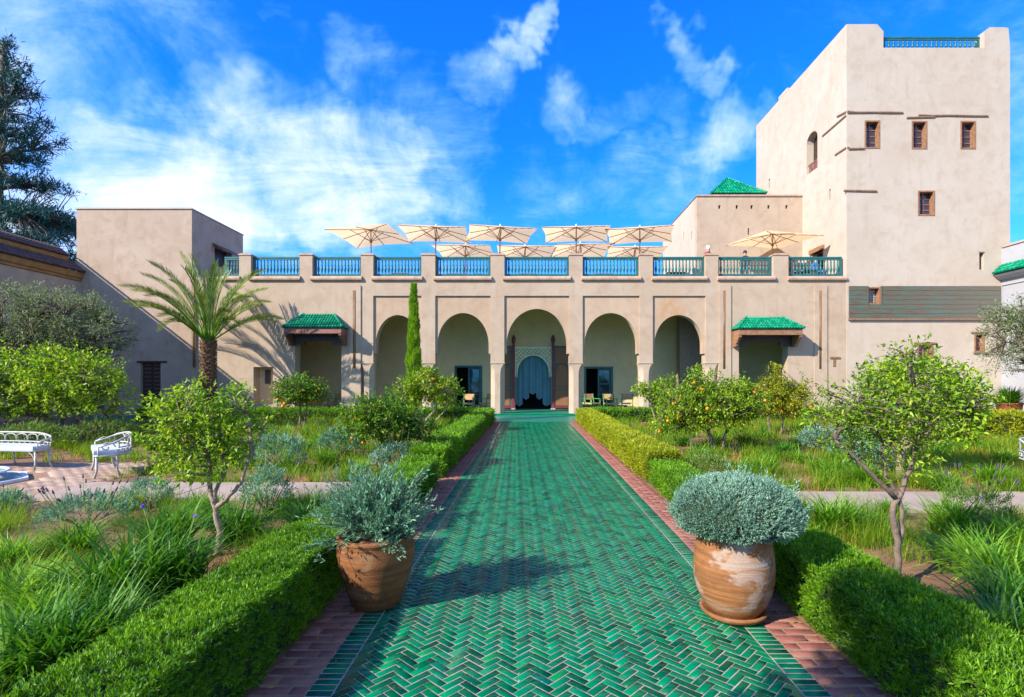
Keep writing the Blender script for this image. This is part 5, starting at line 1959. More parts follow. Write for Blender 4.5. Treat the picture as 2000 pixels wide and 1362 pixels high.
tree('lemon_tree', 'slender lemon tree with twin crossing stems in the right foreground', 'tree', b4, [[(0, 0, 0), (-.005, 0, .30), (-.05, 0, .62), (.0, .02, .72), (.13, .03, .96), (.20, .06, 1.35), (.18, .06, 1.65)], [(0, 0, .3), (.05, .02, .50), (.03, .02, .70), (-.10, .0, .92), (-.14, .02, 1.25)], [(.0, .02, .72), (-.30, -.02, 1.0), (-.52, 0, 1.22)]],
     [(-.10, 0, 1.45, .46, .40, .30), (-.42, 0, 1.42, .34, .32, .26), (.16, 0, 1.50, .36, .36, .34), (.12, 0, 1.92, .17, .2, .16), (-.15, 0, 1.75, .16, .2, .14), (-.55, 0, 1.60, .14, .15, .12), (.02, 0, 1.10, .36, .3, .24), (-.40, 0, 1.17, .26, .22, .16), (.40, 0, 1.78, .10, .12, .16)],
     380, 9, .056, .023, 'leaf_citrus', 'bark', .030, spread=.06, seed=9, limbs=13, hollow=.25)
tree('lemon_tree', 'dense darker lemon tree behind the slender right one', 'tree', (6.55, 9.4, 0), [[(0, 0, 0), (-.02, 0, .45), (.1, 0, .75), (.2, 0, 1.2)], [(0, 0, .4), (-.35, 0, .8), (-.45, 0, 1.2)], [(0, 0, .5), (.5, 0, .8), (.8, 0, 1.1)]],
     [(.15, 0, 1.65, .72, .7, .52), (.80, 0, 1.42, .62, .6, .50), (-.25, 0, 1.5, .4, .5, .4), (.85, 0, 1.0, .55, .5, .38), (1.15, 0, 1.15, .4, .4, .3)], 470, 12, .115, .054, 'leaf_lemon', 'bark_pale', .085, spread=.13, seed=10, limbs=14)

# --- unseen tree added beside the viewpoint to shade the lower right corner
tree('lemon_tree', 'unseen lemon tree added beside the viewpoint to shade the lower right', 'tree', (-2.75, -.30, 0), [[(0, 0, 0), (.03, 0, 1.0), (0, 0, 2.6), (.05, 0, 4.0)]],
     [(0, 0, 4.2, .40, .40, .75), (.1, 0, 3.4, .46, .44, .6), (0, 0, 2.6, .4, .4, .5)], 560, 13, .08, .04, 'leaf_citrus', 'bark', .05, spread=.08, seed=30)

# --- olives
tree('olive_tree', 'huge grey green olive crown against the left wing', 'tree', (-14.9, 16.8, 0), [[(0, 0, 0), (.2, 0, 1.2), (-.3, 0, 2.4)], [(.3, 0, 0), (.9, 0, 1.4), (1.4, 0, 2.6)]],
     [(-1.5, 0, 3.75, 1.25, 1.25, .95), (.1, 0, 3.65, 1.3, 1.25, .95), (1.15, 0, 3.15, 1.05, 1.0, .85), (-.3, 0, 2.7, 1.6, 1.25, .7), (-2.3, 0, 3.0, 1.1, 1.1, .95), (.8, 0, 3.95, .7, .7, .45)], 1200, 22, .11, .026, 'leaf_olive', 'bark', .16, spread=.19, seed=11, limbs=22, droop=.05, hollow=.55)
tree('olive_tree', 'loose olive tree at the right edge before the white wing', 'tree', (17.6, 19.2, 0), [[(.9, 0, 0), (.8, 0, 1.2), (.55, 0, 2.3), (.3, 0, 3.2)], [(.85, 0, 1.0), (1.3, 0, 2.2)]],
     [(-.3, 0, 3.5, .95, .9, .75), (.6, 0, 4.1, .95, .9, .7), (.2, 0, 2.7, .8, .8, .6), (-.75, 0, 2.55, .5, .5, .55), (1.2, 0, 3.1, 1.0, 1.0, .9), (-.9, 0, 4.2, .45, .4, .3)], 520, 18, .14, .03, 'leaf_olive', 'bark', .12, spread=.2, seed=12, limbs=18, droop=.05)

# --- tall pine beyond the left wing
lob = []
for z, r_, ox in ((22.0, .5, .2), (20.8, 1.0, .1), (19.4, 1.5, .3), (18.0, 1.6, .6), (16.4, 1.9, .9), (15.0, 2.0, .3), (13.6, 2.1, 1.0), (12.2, 2.0, .6), (11.2, 3.0, 1.2), (10.0, 3.4, 1.4), (9.0, 3.2, .6), (8.0, 2.6, 1.2)):
    for k in range(3):
        a = rng.uniform(0, 6.28)
        lob.append((ox + r_ * .6 * math.cos(a), r_ * .6 * math.sin(a), z + rng.normal(0, .2), r_ * .75, r_ * .75, .42))
lob.append((1.9, 0, 19.6, .9, .4, .3))
lob.append((3.6, 0, 10.6, 1.3, .8, .45))
tree('pine_tree', 'tall dark pine rising beyond the left wing', 'tree', (-31.8, 32.0, 0), [[(-.6, 0, 0), (-.3, 0, 8), (0, 0, 15), (.2, 0, 22)]], lob, 1150, 26, .40, .06, 'leaf_pine', 'bark', .28, spread=.32, seed=13, limbs=26, droop=.02, upb=.5, hollow=.3)

# --- cypress column
acc = Acc()
n = 9000
zc_ = rng.random(n) ** .85
hgt = 5.35
rr = .25 * np.where(zc_ < .25, .75 + zc_, 1.0) * (1 - np.clip(zc_ - .35, 0, 1) ** 1.3 * 1.35).clip(.06, 1)
a = rng.uniform(0, 6.283, n)
P = np.c_[np.cos(a) * rr, np.sin(a) * rr, .15 + zc_ * hgt]
P[:, :2] *= (1 + .25 * lump(P * np.array([1, 1, .6]), 7)[:, None])
acc.add(leaves(P, nrm(np.c_[np.cos(a) * .28, np.sin(a) * .28, np.ones(n)] + rng.normal(0, .14, (n, 3))), rng.uniform(.12, .24, n), .028, .2, .0))
cyp = thing('cypress_tree', 'narrow bright green cypress column before the arcade', 'tree', (wx(808, 21.3), 21.3, 0))
ORG[cyp] = Vector()
V, Fc = acc.get()
link('crown', np_mesh('crown', V, [Fc], 'leaf_cypress'), cyp)
link('trunk', MB().tube([(0, 0, 0), (0, 0, 2), (0, 0, 5.0)], [.07, .06, .01], 6).mesh('trunk', 'bark', True), cyp)


# --- date palm
def frond_mesh(L, t0, bendv, seed):
    r2 = np.random.default_rng(seed)
    n = 26
    pts = [np.zeros(3)]
    dirs = []
    for i in range(n):
        t = i / n
        a = t0 + bendv * t ** 2.0
        d = np.array([math.sin(a), 0, math.cos(a)])
        dirs.append(d)
        pts.append(pts[-1] + d * L / n)
    pts = np.array(pts)
    mb = MB().tube([tuple(p) for p in pts[::2]], [.030 * (1 - .85 * k / 13) for k in range(len(pts[::2]))], 5, False)
    nl = 66
    P, Dv, LL, UP = [], [], [], []
    for k in range(nl):
        t = .27 + .72 * k / nl
        i = min(int(t * n), n - 1)
        p = pts[i] + (pts[i + 1] - pts[i]) * (t * n - i)
        d = dirs[i]
        nrm_ = np.array([-d[2], 0, d[0]])
        if nrm_[2] < 0:
            nrm_ = -nrm_
        for s in (-1, 1):
            P.append(p)
            Dv.append(d * (.72 + .3 * t) + np.array([0, s * (.50 - .12 * t), 0]) + nrm_ * .46 + r2.normal(0, .05, 3))
            LL.append(.50 * min(1, .5 + (t - .27) * 2.4) * (1 if t < .8 else 1 - 1.6 * (t - .8)) * r2.uniform(.85, 1.1))
            UP.append(nrm_)
    V, Fc = leaves(np.array(P), nrm(np.array(Dv)), np.array(LL), .030, .2, .04, np.array(UP))
    return mb, V, Fc


palm = thing('date_palm', 'date palm with arching fronds before the left corner house', 'tree', (wx(407, 24.0), 24.0, 0))
ORG[palm] = Vector()
zc0 = wz(672, 24.0)
tk = MB().tube([(0, 0, 0), (.02, 0, 1.2), (0, 0, 2.4), (0, 0, zc0), (0, 0, zc0 + .25)], [.29, .28, .28, .27, .14], 14)
link('trunk', tk.mesh('trunk', 'bark_palm', True), palm)
sb = MB()
for k in range(230):
    z = .3 + (zc0 - .2) * k / 230
    a = k * 2.39996
    c0 = Vector((math.cos(a) * .26, math.sin(a) * .26, z))
    e = c0 + Vector((math.cos(a) * .09, math.sin(a) * .09, .15 + rng.uniform(-.03, .05)))
    sb.bar(c0, e, .12, .03, (math.cos(a), math.sin(a), .3))
link('leaf_base', sb.mesh('leaf_base', 'bark_palm'), palm)['kind'] = 'stuff'
fvars = []
for i, (L, t0, bn) in enumerate(((3.9, .08, .50), (3.95, .36, .95), (3.75, .64, 1.15), (3.3, .90, 1.0), (2.2, .55, 2.2))):
    mb, V, Fc = frond_mesh(L, t0, bn, i)
    me = mb.mesh('frond_stem', 'leaf_agapanthus_light', True)
    fvars.append((np_mesh('frond', V, [Fc], 'leaf_palm'), me))
for ring, (cnt, var, off) in enumerate(((6, 0, .3), (9, 1, .0), (9, 2, .25), (7, 3, .1), (3, 4, .9))):
    for k in range(cnt):
        a = 2 * math.pi * (k + off) / cnt + rng.normal(0, .10)
        o = link('frond', fvars[var][0], palm)
        o.location = (math.cos(a) * .12, math.sin(a) * .12, zc0 + .1)
        o.rotation_euler = (0, rng.normal(0, .06), a)
        s_ = rng.uniform(.88, 1.06)
        o.scale = (s_,) * 3
        st_ = link('stalk', fvars[var][1], o)

# --- cycad-like fan palm in the right pot
fp = thing('pot_palm', 'low spiky green palm in the round pot at right', 'plant', (18.45, 20.5, .76))
ORG[fp] = Vector()
n = 420
az = rng.uniform(0, 6.28, n)
V, Fc = blades(np.zeros((n, 3)) + rng.normal(0, .05, (n, 3)), az, rng.uniform(.2, 1.25, n), rng.uniform(.6, 1.0, n), np.full(n, .05), rng.uniform(.2, .7, n), 3)
link('leaves', np_mesh('leaves', V, [Fc], 'leaf_agapanthus'), fp)


# --- potted shrubs
def sprigs(P, Dv, nl, ll, lw, stem_len, open_=.8):
    """small leafy sprigs: nl leaves along each stem"""
    n = len(P)
    T_ = np.repeat(P, nl, 0)
    S_ = np.repeat(Dv, nl, 0)
    u = np.tile((np.arange(nl) + .5) / nl, n)
    side = nrm(rng.normal(0, 1, T_.shape))
    side = nrm(side - S_ * (side * S_).sum(1, keepdims=True))
    D2 = nrm(S_ * (.55 + .5 * u[:, None]) + side * open_ * (1.05 - .6 * u[:, None]))
    sl = np.repeat(np.broadcast_to(stem_len, (n,)), nl)
    return leaves(T_ + S_ * (u * sl)[:, None], D2, ll * rng.uniform(.75, 1.2, len(T_)), lw, .15, .05)


sh = thing('lavender_dome', 'dense clipped dome of silvery lavender in the pale jar', 'shrub', (RP[0], RP[1], .6))
ORG[sh] = Vector()
n = 10500
dv = rand_dirs(n, .25)
dv = dv[dv[:, 2] > -.42]
n = len(dv)
rad = np.array([.435, .425, .27])
P = dv * rad * (1 + .07 * lump(dv, 4)[:, None] + .04 * lump(dv, 11, 2)[:, None]) * np.where(dv[:, 2:3] < 0, 1.0 - .25 * dv[:, 2:3] ** 2, 1) + np.array([.02, 0, .145])
acc = Acc()
dd = nrm(dv / rad + rng.normal(0, .28, dv.shape) * 2 + np.array([0, 0, .9]))
acc.add(sprigs(P - dd * .03, dd, 6, .020, .0062, .036 * rng.uniform(.6, 1.4, n)))
pick_ = rng.choice(n, 90)
acc.add(sprigs(P[pick_], nrm(dd[pick_] + np.array([0, 0, .6])), 10, .024, .006, rng.uniform(.06, .12, 90)))
V, Fc = acc.get()
link('foliage', np_mesh('foliage', V, [Fc], 'leaf_lavender'), sh)
cr = bmesh.new()
bmesh.ops.create_icosphere(cr, subdivisions=4, radius=1)
for v in cr.verts:
    v.co = Vector((v.co.x * .415 + .02, v.co.y * .405, max(v.co.z * .25, -.11) + .145))
me = bpy.data.meshes.new('core')
cr.to_mesh(me)
cr.free()
me.materials.append(MATS['hedge_core'])
link('core', me, sh)
st_ = MB()
for k in range(16):
    a = k * .39
    st_.tube([(math.cos(a) * .1, math.sin(a) * .1, -.05), (math.cos(a) * .3, math.sin(a) * .3, .12)], .008, 4)
link('stem', st_.mesh('stem', 'bark'), sh)

ls = thing('lavender_bush', 'loose spiky grey green lavender in the dark pot', 'shrub', (LP[0], LP[1], .50))
ORG[ls] = Vector()
acc = Acc()
ns = 300
dv = rand_dirs(ns, .75)
dv = dv[dv[:, 2] > -.05]
ns = len(dv)
Ls = (.27 + .22 * rng.random(ns)) * (1 + .25 * lump(dv, 4, 1)) * np.where(dv[:, 0] < -.3, 1.12, 1.0)
stm = MB()
Pn, Dn = [], []
for i in range(ns):
    d = dv[i]
    L = Ls[i]
    e = d * L + np.array([0, 0, .10 * L])
    if d[2] < .25:
        e[2] -= .05
    pts = [np.zeros(3) + d * .05, e * .5 + np.array([0, 0, .04]), e]
    stm.tube([tuple(p) for p in pts], [.006, .004, .002], 3, False)
    for k in range(9):
        t = .28 + .72 * (k + .5) / 9
        p = (1 - t) ** 2 * pts[0] + 2 * t * (1 - t) * pts[1] + t * t * pts[2]
        Pn.append(p + rng.normal(0, .016, 3))
        Dn.append(d + rng.normal(0, .4, 3) + np.array([0, 0, .45]))
acc.add(sprigs(np.array(Pn), nrm(np.array(Dn)), 8, .038, .0092, .07, .6))
V, Fc = acc.get()
link('foliage', np_mesh('foliage', V, [Fc], 'leaf_sage'), ls)
link('stem', stm.mesh('stem', 'bark'), ls)


# --- clipped hedges
def hedge(name, label, x0, x1, y0, y1, h, dens, ll, lw, nl=6, leafm='leaf_hedge', bump_=.03, seed=0, group='clipped hedges', up=.8):
    r = thing(name, label, 'hedge', ((x0 + x1) / 2, (y0 + y1) / 2, 0), group)
    ORG[r] = Vector()
    hx, hy = (x1 - x0) / 2, (y1 - y0) / 2
    ins = .045
    # core: lumpy rounded box
    link('core', MB().box(-hx + ins, hx - ins, -hy + ins, hy - ins, .0, h - ins).mesh('core', 'hedge_core'), r)
    faces = [((0, 0, 1), 4 * hx * hy), ((1, 0, 0), 2 * hy * h), ((-1, 0, 0), 2 * hy * h), ((0, -1, 0), 2 * hx * h), ((0, 1, 0), 2 * hx * h * .4)]
    acc = Acc()
    for nv, ar in faces:
        n = int(ar * dens * (1 if nv[2] else .85))
        a, b = rng.random(n), rng.random(n)
        nvv = np.array(nv, float)
        if nv[2]:
            P = np.c_[(a * 2 - 1) * hx, (b * 2 - 1) * hy, np.full(n, h)]
        elif nv[0]:
            P = np.c_[np.full(n, nv[0] * hx), (a * 2 - 1) * hy, b * h]
        else:
            P = np.c_[(a * 2 - 1) * hx, np.full(n, nv[1] * hy), b * h]
        wpos = P + np.array([(x0 + x1) / 2, (y0 + y1) / 2, 0])
        off = bump_ * (.9 * lump(wpos, 4.5, seed) + .8 * lump(wpos, 13, seed + 1) + .6 * lump(wpos, 29, seed + 2)) - .02 - np.abs(rng.normal(0, .02, n))
        P = P + nvv * off[:, None]
        # round the edges off
        ex = np.clip((np.abs(P[:, 0]) - (hx - .05)) / .05, 0, 1) * np.clip((P[:, 2] - (h - .05)) / .05, 0, 1)
        P[:, 2] -= ex * .02
        Dv = nrm(nvv * (1.0 if nv[2] else .62) + rng.normal(0, .42, (n, 3)) + np.array([0, 0, up if not nv[2] else .35]))
        keep = lump(wpos, 17, seed + 4) + .5 * lump(wpos, 41, seed) > -.62 + .3 * rng.random(n)
        P, Dv = P[keep], Dv[keep]
        acc.add(sprigs(P, Dv, nl, ll * 1.05, lw, ll * rng.uniform(.8, 2.1, len(P)), .7))
    V, Fc = acc.get()
    link('foliage', np_mesh('foliage', V, [Fc], leafm), r)
    return r


hedge('box_hedge', 'long low hedge running along the left front edge of the path', -2.04, -1.52, .9, 5.3, .475, 5600, .022, .0062, 7, 'leaf_hedge', .022, 1)
hedge('box_hedge', 'low hedge block behind the dark pot, left of the path', -2.02, -1.53, 5.75, 8.80, .44, 2600, .036, .0095, 6, 'leaf_hedge', .03, 2)
hedge('box_hedge', 'long far hedge left of the path reaching the gallery', -2.10, -1.53, 9.3, 16.2, .485, 1300, .050, .013, 6, 'leaf_hedge', .035, 3)
hedge('box_hedge', 'last low hedge section on the left just before the gallery walk', -2.10, -1.53, 16.35, 22.3, .50, 800, .060, .017, 6, 'leaf_hedge', .04, 4)
hedge('box_hedge', 'long low hedge running along the right front edge of the path', 1.93, 2.47, .9, 5.6, .42, 4600, .027, .007, 7, 'leaf_hedge', .025, 5)
hedge('box_hedge', 'lower hedge block behind the pale jar, right of the path', 1.96, 2.44, 5.75, 8.75, .385, 2600, .034, .009, 6, 'leaf_hedge', .02, 6)
hedge('box_hedge', 'long far golden green hedge right of the path', 1.95, 2.50, 8.9, 15.8, .485, 1300, .050, .013, 6, 'leaf_hedge_warm', .025, 7)
hedge('box_hedge', 'last golden green hedge section on the right before the gallery walk', 1.96, 2.52, 15.9, 22.3, .50, 800, .060, .017, 6, 'leaf_hedge_warm', .025, 8)
hedge('box_hedge', 'cross hedge along the gallery walk left of the path', -16.5, -2.15, 22.3, 22.95, .47, 380, .075, .024, 6, 'leaf_hedge', .05, 9)
hedge('box_hedge', 'cross hedge along the gallery walk right of the path', 2.55, 14.5, 22.3, 22.95, .47, 420, .075, .024, 6, 'leaf_hedge', .05, 10)
hedge('box_hedge', 'taller hedge at the far right before the round pot', 11.3, 19.0, 15.6, 16.4, .70, 520, .07, .022, 6, 'leaf_hedge_warm', .06, 11)


# --- strappy clumps, shrubs, grasses
def clump_mesh(nb, L, Wd, mat, seed, lean=1.0):
    P = np.c_[rng.normal(0, .085, (nb, 2)), np.zeros(nb)]
    az = rng.uniform(0, 6.283, nb)
    V, Fc = blades(P, az, np.abs(rng.normal(.28, .26, nb)) * lean, L * rng.uniform(.55, 1.1, nb), Wd * rng.uniform(.7, 1.2, nb), rng.uniform(.6, 1.9, nb) * lean, 5, rng.normal(0, .5, nb))
    V[:, 2] = np.maximum(V[:, 2], .01)
    return np_mesh('leaf_tuft', V, [Fc], mat)


AG = [clump_mesh(380, .70, .023, 'leaf_agapanthus', i) for i in range(3)] + [clump_mesh(360, .68, .023, 'leaf_agapanthus_light', i) for i in range(3)]
AGs = [clump_mesh(130, .70, .030, 'leaf_agapanthus', i) for i in range(2)] + [clump_mesh(130, .68, .030, 'leaf_agapanthus_light', i) for i in range(2)]


def stalk_mesh(h):
    st = MB().tube([(0, 0, 0), (.01, 0, h * .6), (.03, 0, h)], .005, 4)
    return st.mesh('flower_stalk', 'leaf_rosemary')


def umbel_mesh(h):
    mb = MB()
    for k in range(26):
        d = rand_dirs(1, .3)[0]
        c_ = np.array([.03, 0, h]) + d * .010
        mb.bar(tuple(c_), tuple(c_ + d * .020), .008, .008)
    return mb.mesh('flower_head', 'flower_purple')


STK = [(stalk_mesh(h), umbel_mesh(h)) for h in (.62, .75)]


def clump(px, py, s, light, label=None, group=None, flowers=0, xyz=None):
    p_ = xyz or at(px, py)
    if not label:
        w_ = ('bright' if light else 'dark') + ' strappy clump' + (' with a purple flower' if flowers else '')
        zone = ('hedge side' if abs(p_[0] - .2) < 3.4 else ('middle' if abs(p_[0] - .2) < 6.5 else 'outer part')) + ' of the %s bed' % ('left' if p_[0] < 0 else 'right')
        label = w_ + ', ' + zone + (' near the gallery' if p_[1] > 15 else ' halfway back')
        group = label
    r = thing('agapanthus', label, 'plant', p_, group)
    ms = (AG if p_[1] < 9 else AGs)
    k = len(ms) // 2
    o = link('leaf_tuft', ms[rng.integers(0, k) + (k if light else 0)], r)
    o.rotation_euler.z = rng.uniform(0, 6.28)
    o.scale = (s, s, s * rng.uniform(.85, 1.1))
    for i in range(flowers):
        a = rng.uniform(0, 6.28)
        m1, m2 = STK[i % 2]
        q = link('flower_stalk', m1, r)
        q.rotation_euler = (rng.normal(0, .25), rng.normal(0, .25), a)
        q.scale = (s,) * 3
        hd = link('flower_head', m2, q)
        hh = (.62, .75)[i % 2]
        hd.scale = (.6,) * 3
        hd.location = (.012, 0, hh * .4)
    return r


BIG = [(40, 1195, .85, 1, 'bright strappy clump at the left picture edge', 1), (235, 1195, 1.05, 0, 'largest dark strappy clump in the left foreground', 0), (335, 1165, 1.0, 0, 'strappy clump with purple heads left of the bent lemon trunk', 2),
       (330, 1075, .95, 0, 'dark strappy clump behind the largest left one', 0), (470, 1062, .85, 0, 'dark strappy clump beside the young lemon trunk', 0), (598, 1035, .80, 0, 'dark shaded clump behind the left pot', 0),
       (120, 1330, .85, 0, 'strappy clump at the lower left corner of the bed', 0), (30, 1350, .9, 0, 'strappy clump cut by the lower left picture corner', 0), (690, 940, .75, 1, 'bright clump beside the left slab path', 1),
       (1905, 1125, .95, 1, 'largest bright strappy clump in the right foreground', 0), (1862, 1050, .9, 1, 'bright clump beside the right slab path', 1), (1990, 1090, .9, 1, 'bright clump cut by the right picture edge', 0),
       (1625, 1042, .90, 1, 'bright clump just right of the pale jar', 0), (1985, 1225, .95, 0, 'dark clump at the right edge behind the front hedge', 0),
       (1850, 962, .75, 1, 'bright tuft on the far side of the right slab path', 1), (1935, 948, .85, 1, 'bright tuft near the armchair', 0), (1500, 930, .72, 1, 'bright tuft left of the rosemary shadow', 0)]
for px, py, s, l, lab, fl in BIG:
    clump(px, py, s, l, lab, 'foreground agapanthus clumps', fl)
BIG2 = [(95, 1235, .85, 1), (420, 1030, .75, 0), (210, 1290, .8, 0), (1960, 1150, .85, 1), (1690, 1045, .6, 0)]
for px, py, s, l in BIG2:
    lb = 'medium %s strappy clump in the %s front bed' % ('bright' if l else 'dark', 'left' if px < 1000 else 'right')
    clump(px, py, s, l, lb, lb, 0)
FIL = [(520, 868, .9, 0, 0), (560, 850, .8, 1, 0), (885, 838, .9, 0, 0), (500, 838, .8, 0, 0), (620, 868, .8, 1, 0), (640, 905, .8, 1, 0), (700, 872, .8, 1, 0), (840, 868, .8, 1, 0), (430, 880, .8, 0, 0), (380, 905, .8, 1, 0),
       (1440, 925, .75, 1, 0), (1560, 905, .8, 1, 0), (1600, 925, .8, 1, 1), (1300, 852, .9, 1, 0), (1335, 872, .8, 0, 0), (1380, 905, .7, 0, 0), (1700, 905, .8, 0, 0), (1625, 885, .8, 0, 0), (1535, 885, .8, 1, 1), (1960, 905, .8, 1, 0),
       (1880, 925, .7, 1, 0), (1690, 950, .8, 1, 0), (1780, 905, .8, 0, 0), (1830, 895, .8, 1, 0), (1450, 870, .8, 0, 0), (1490, 860, .8, 0, 0), (1590, 860, .8, 1, 0), (1900, 885, .8, 1, 0), (1760, 880, .9, 1, 0), (1300, 905, .65, 1, 0),
       (1660, 865, .9, 0, 0), (300, 880, .8, 0, 0), (470, 905, .7, 1, 1), (590, 885, .7, 0, 0), (770, 860, .8, 0, 0), (800, 880, .7, 1, 0), (900, 850, .7, 1, 0)]
for px, py, s, l, fl in FIL:
    clump(px, py, s, l, None, None, fl)


FAR = [(450 + 37 * k % 480, 835 + (k * 53) % 95) for k in range(26)] + [(1300 + (k * 97) % 640, 838 + (k * 41) % 105) for k in range(40)]
for px, py in FAR:
    q_ = at(px, py)
    if abs(q_[0] - .2) > 2.6 and not (6.8 < q_[1] < 8.9):
        clump(px, py, rng.uniform(.55, .85), rng.random() < .6, None, None, int(rng.random() < .12))
EXT = [(150, 1090, .7, 1), (540, 1070, .6, 1), (20, 1120, .7, 1), (390, 1010, .6, 1), (560, 1010, .65, 1), (655, 1000, .6, 0),
       (1560, 1020, .6, 0), (1985, 1290, .8, 0), (1740, 1012, .55, 1), (1950, 1040, .7, 1)]
for px, py, s, l in EXT:
    lb = 'small %s strappy tuft in the %s front bed' % ('bright' if l else 'dark', 'left' if px < 1000 else 'right')
    clump(px, py, s, l, lb, lb, 0)


def shrub(label, px, py, w, h, mat, ns, ll, lw, spikes=0, xyz=None, seed=0, name='lavender_shrub'):
    p_ = xyz or at(px, py)
    r = thing(name, label, 'shrub', p_, 'grey shrubs in the beds')
    ORG[r] = Vector()
    dv = rand_dirs(ns, .45)
    dv = dv[dv[:, 2] > -.15]
    n = len(dv)
    rad = np.array([w / 2, w / 2, h * .62])
    P = dv * rad * (rng.uniform(.55, 1.0, n) ** .6)[:, None] * (1 + .2 * lump(dv, 4, seed)[:, None]) + np.array([0, 0, h * .38])
    Dv = nrm(dv + rng.normal(0, .35, dv.shape) + np.array([0, 0, .7]))
    V, Fc = sprigs(P, Dv, 7, ll, lw, ll * 1.6, .7)
    link('foliage', np_mesh('foliage', V, [Fc], mat), r)
    st = MB()
    for k in range(12):
        a = k * .52
        st.tube([(0, 0, 0), (math.cos(a) * w * .12, math.sin(a) * w * .12, h * .25), (math.cos(a) * w * .32, math.sin(a) * w * .32, h * .55)], [.014, .010, .005], 4)
    link('stem', st.mesh('stem', 'bark'), r)
    if spikes:
        sp_, fl_ = MB(), MB()
        for k in range(spikes):
            a, q = rng.uniform(0, 6.28), rng.uniform(.1, .5) * w
            b = Vector((math.cos(a) * q, math.sin(a) * q, h * .7))
            e = b + Vector((math.cos(a) * .12, math.sin(a) * .12, rng.uniform(.22, .42) * min(1, h * 2)))
            sp_.tube([b, e], .0035, 3, False)
            fl_.tube([e, e + (e - b).normalized() * .045], [.011, .006], 5)
        link('flower_stalk', sp_.mesh('flower_stalk', 'leaf_rosemary'), r)['kind'] = 'stuff'
        link('flower_spike', fl_.mesh('flower_spike', 'lavender_flower'), r)['kind'] = 'stuff'
    return r


shrub('blue green lavender shrub with dark spikes beside the patio', 170, 1035, .85, .36, 'leaf_sage', 520, .045, .010, 22, seed=1)
shrub('small dark teal shrub standing on the patio edge', 292, 1000, .55, .40, 'leaf_sage', 300, .045, .011, 0, seed=2)
shrub('tall grey green shrub between the lemon tree and the left slab path', 522, 1015, .52, .62, 'leaf_sage', 560, .042, .010, 14, seed=3)
shrub('round silvery shrub at the end of the left hedge block', 772, 925, .85, .50, 'leaf_lavender', 560, .060, .014, 20, seed=4)
shrub('round grey shrub with lavender spikes in front of the orange bush', 665, 898, .85, .62, 'leaf_sage', 560, .070, .016, 24, seed=5)
shrub('pale grey shrub among grasses left of the silvery one', 545, 920, .95, .62, 'leaf_sage', 500, .065, .015, 20, seed=6)
shrub('faint grey shrub at the left picture edge by the patio', 8, 1015, .5, .3, 'leaf_sage', 300, .045, .010, 6, seed=7)
shrub('upright rosemary beside the lower right hedge block', 1382, 945, .72, .46, 'leaf_rosemary', 520, .050, .011, 10, seed=8, name='rosemary_shrub')
shrub('round silvery blue shrub in the middle of the right bed', 1607, 885, .95, .55, 'leaf_lavender', 520, .075, .017, 10, seed=9)
shrub('grey shrub left of the dense lemon trunk', 1685, 905, 1.1, .6, 'leaf_sage', 520, .075, .017, 16, seed=10)
shrub('low grey green shrub in front of the dense lemon trunk', 1705, 925, .8, .5, 'leaf_sage', 420, .065, .015, 8, seed=11)
shrub('lavender shrub with dark spikes beside the right slab path', 1905, 1040, .62, .50, 'leaf_rosemary', 420, .045, .010, 26, seed=12)
shrub('small grey sprig by the front right hedge', 1962, 1250, .28, .22, 'leaf_sage', 130, .035, .009, 0, seed=13)
shrub('dark green shrub under the left lemon tree', 330, 860, 1.4, .7, 'leaf_rosemary', 420, .09, .02, 0, seed=14, name='dark_shrub')
shrub('dark shaded shrub beside the bench', 205, 872, 1.5, .6, 'leaf_rosemary', 420, .09, .02, 0, seed=15, name='dark_shrub')
shrub('dark shrub behind the long bench', 60, 885, 1.6, .6, 'leaf_rosemary', 420, .09, .02, 0, seed=16, name='dark_shrub')


# --- fine grasses: nobody could count them
def free(x, y):
    """inside a planted bed?"""
    if -2.1 < x < 2.55:
        return False
    if y > 22.2 or y < 1.2:
        return False
    if math.hypot(x - b2[0], y - b2[1]) < .38 or lump(np.array([[x, y, 0]]), .9, 5)[0] < -.62:
        return False
    if x < 0:
        if 7.5 < y < 8.8 and x > -7.2:
            return False
        if 7.2 < y < 11.15 and x < -6.85 - .8 * (y - 7.3) / 3.8 + .05:
            return False
    else:
        if 6.8 < y < 8.05:
            return False
        if math.hypot(x - 3.3, y - 4.2) < .80 or (abs(x - 3.25) < .5 and 3.55 < y < 4.6):
            return False
    return True


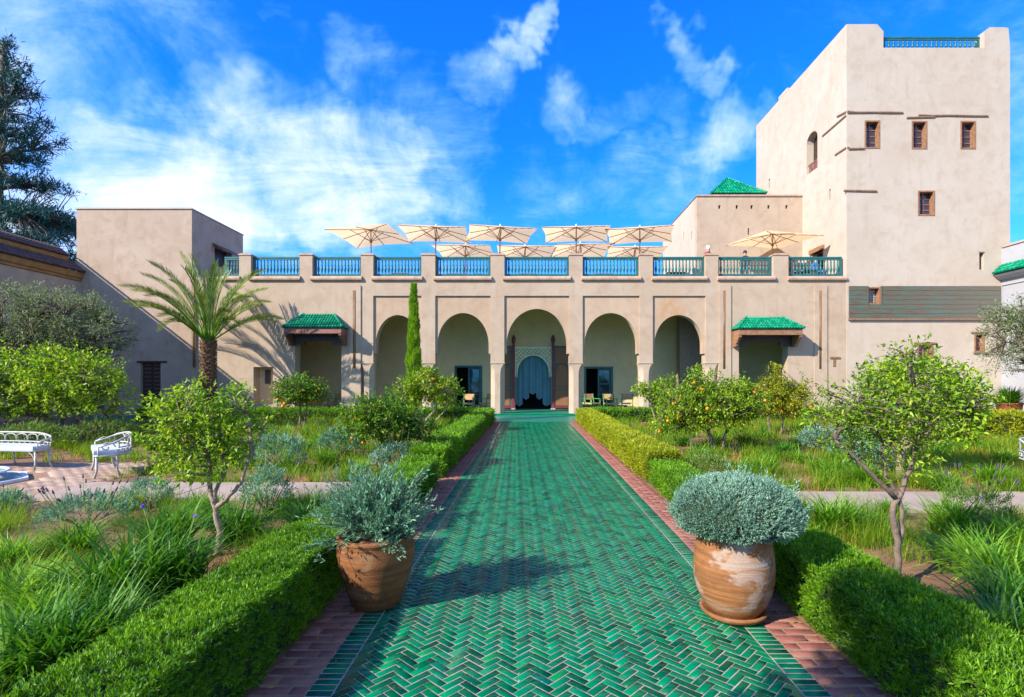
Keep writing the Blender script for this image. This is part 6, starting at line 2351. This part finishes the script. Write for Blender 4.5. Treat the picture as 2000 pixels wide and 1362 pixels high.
def grass(name, label, sgn, n_tuft, mat, L, Wd, seed, xr=13.5, thr=-.55, nb=30):
    r2 = np.random.default_rng(seed)
    near_, far_ = [], []
    k = tries = 0
    while k < n_tuft and tries < n_tuft * 12:
        tries += 1
        y = 1.6 + 20.4 * r2.random() ** 1.35
        x = sgn * (2.15 + (min(xr, 1.15 * y + 1.5) - 2.15) * r2.random())
        if not free(x, y):
            continue
        if y < 6.8 and r2.random() < .45:
            continue
        lu = lump(np.array([[x, y, 0]]), 1.6, seed)[0]
        if lu < thr:
            continue
        k += 1
        sc = .6 + .5 * r2.random() + .25 * lu
        far = 1 if y < 6.5 else (1.5 if y < 10 else (2.4 if y < 15 else 3.2))
        m = nb if y < 9 else int(nb * .6)
        sp = .075 * sc * (1 if y < 9 else 1.6)
        (near_ if y < 9 else far_).append((np.c_[x + r2.normal(0, sp, m), y + r2.normal(0, sp, m), np.zeros(m)], r2.uniform(0, 6.283, m), np.abs(r2.normal(.18, .2, m)),
                                           L * sc * r2.uniform(.5, 1.1, m), np.full(m, Wd * far), r2.uniform(.3, 1.3, m)))
    acc = Acc()
    for lst, seg in ((near_, 3), (far_, 2)):
        if lst:
            acc.add(blades(*[np.concatenate([q[i] for q in lst]) for i in range(6)], seg))
    V, Fc = acc.get()
    o = np_obj(name, V, [Fc], mat)
    return tagk(o, label, 'grass', None, 'stuff')


grass('feather_grass', 'fine yellow green feather grass filling the left beds', -1, 1200, 'leaf_grass', .36, .0052, 21, thr=0.0, nb=60)
grass('feather_grass', 'fine yellow green feather grass filling the right beds', 1, 1350, 'leaf_grass', .34, .0052, 22, thr=0.0, nb=60)
grass('dry_grass', 'dry golden grass tufts scattered in the left beds', -1, 130, 'leaf_grass_gold', .26, .0055, 23, thr=.1)
grass('dry_grass', 'dry golden grass tufts scattered in the right beds', 1, 220, 'leaf_grass_gold', .26, .0055, 24, thr=.1)


def litter(name, label, n, zf, region, mat, seed):
    r2 = np.random.default_rng(seed)
    P = []
    while len(P) < n:
        x, y = region(r2)
        P.append((x, y, zf))
    P = np.array(P)
    a = r2.uniform(0, 6.283, n)
    Dv = nrm(np.c_[np.cos(a), np.sin(a), r2.uniform(-.05, .12, n)])
    V, Fc = leaves(P, Dv, r2.uniform(.03, .06, n), r2.uniform(.014, .026, n), .12, -.04)
    V[:, 2] = np.maximum(V[:, 2], zf)
    o = np_obj(name, V, [Fc], mat)
    return tagk(o, label, 'leaf litter', None, 'stuff')


def bed_spot(r2):
    while True:
        y = 1.8 + 9 * r2.random()
        x = (2.2 + 5 * r2.random()) * (1 if r2.random() < .5 else -1)
        if not (6.8 < y < 8.8):
            return x, y


litter('fallen_leaves', 'dry fallen leaves lying on the soil of the beds', 1500, .006, bed_spot, 'leaf_grass_gold', 41)
litter('fallen_leaves', 'a few dry leaves blown onto the path edges', 46, .012, lambda r2: ((BX0 + .03 + abs(r2.normal(0, .22)) if r2.random() < .5 else BX1 - .03 - abs(r2.normal(0, .22))), 2.8 + 12 * r2.random() ** 1.6), 'leaf_grass_gold', 42)
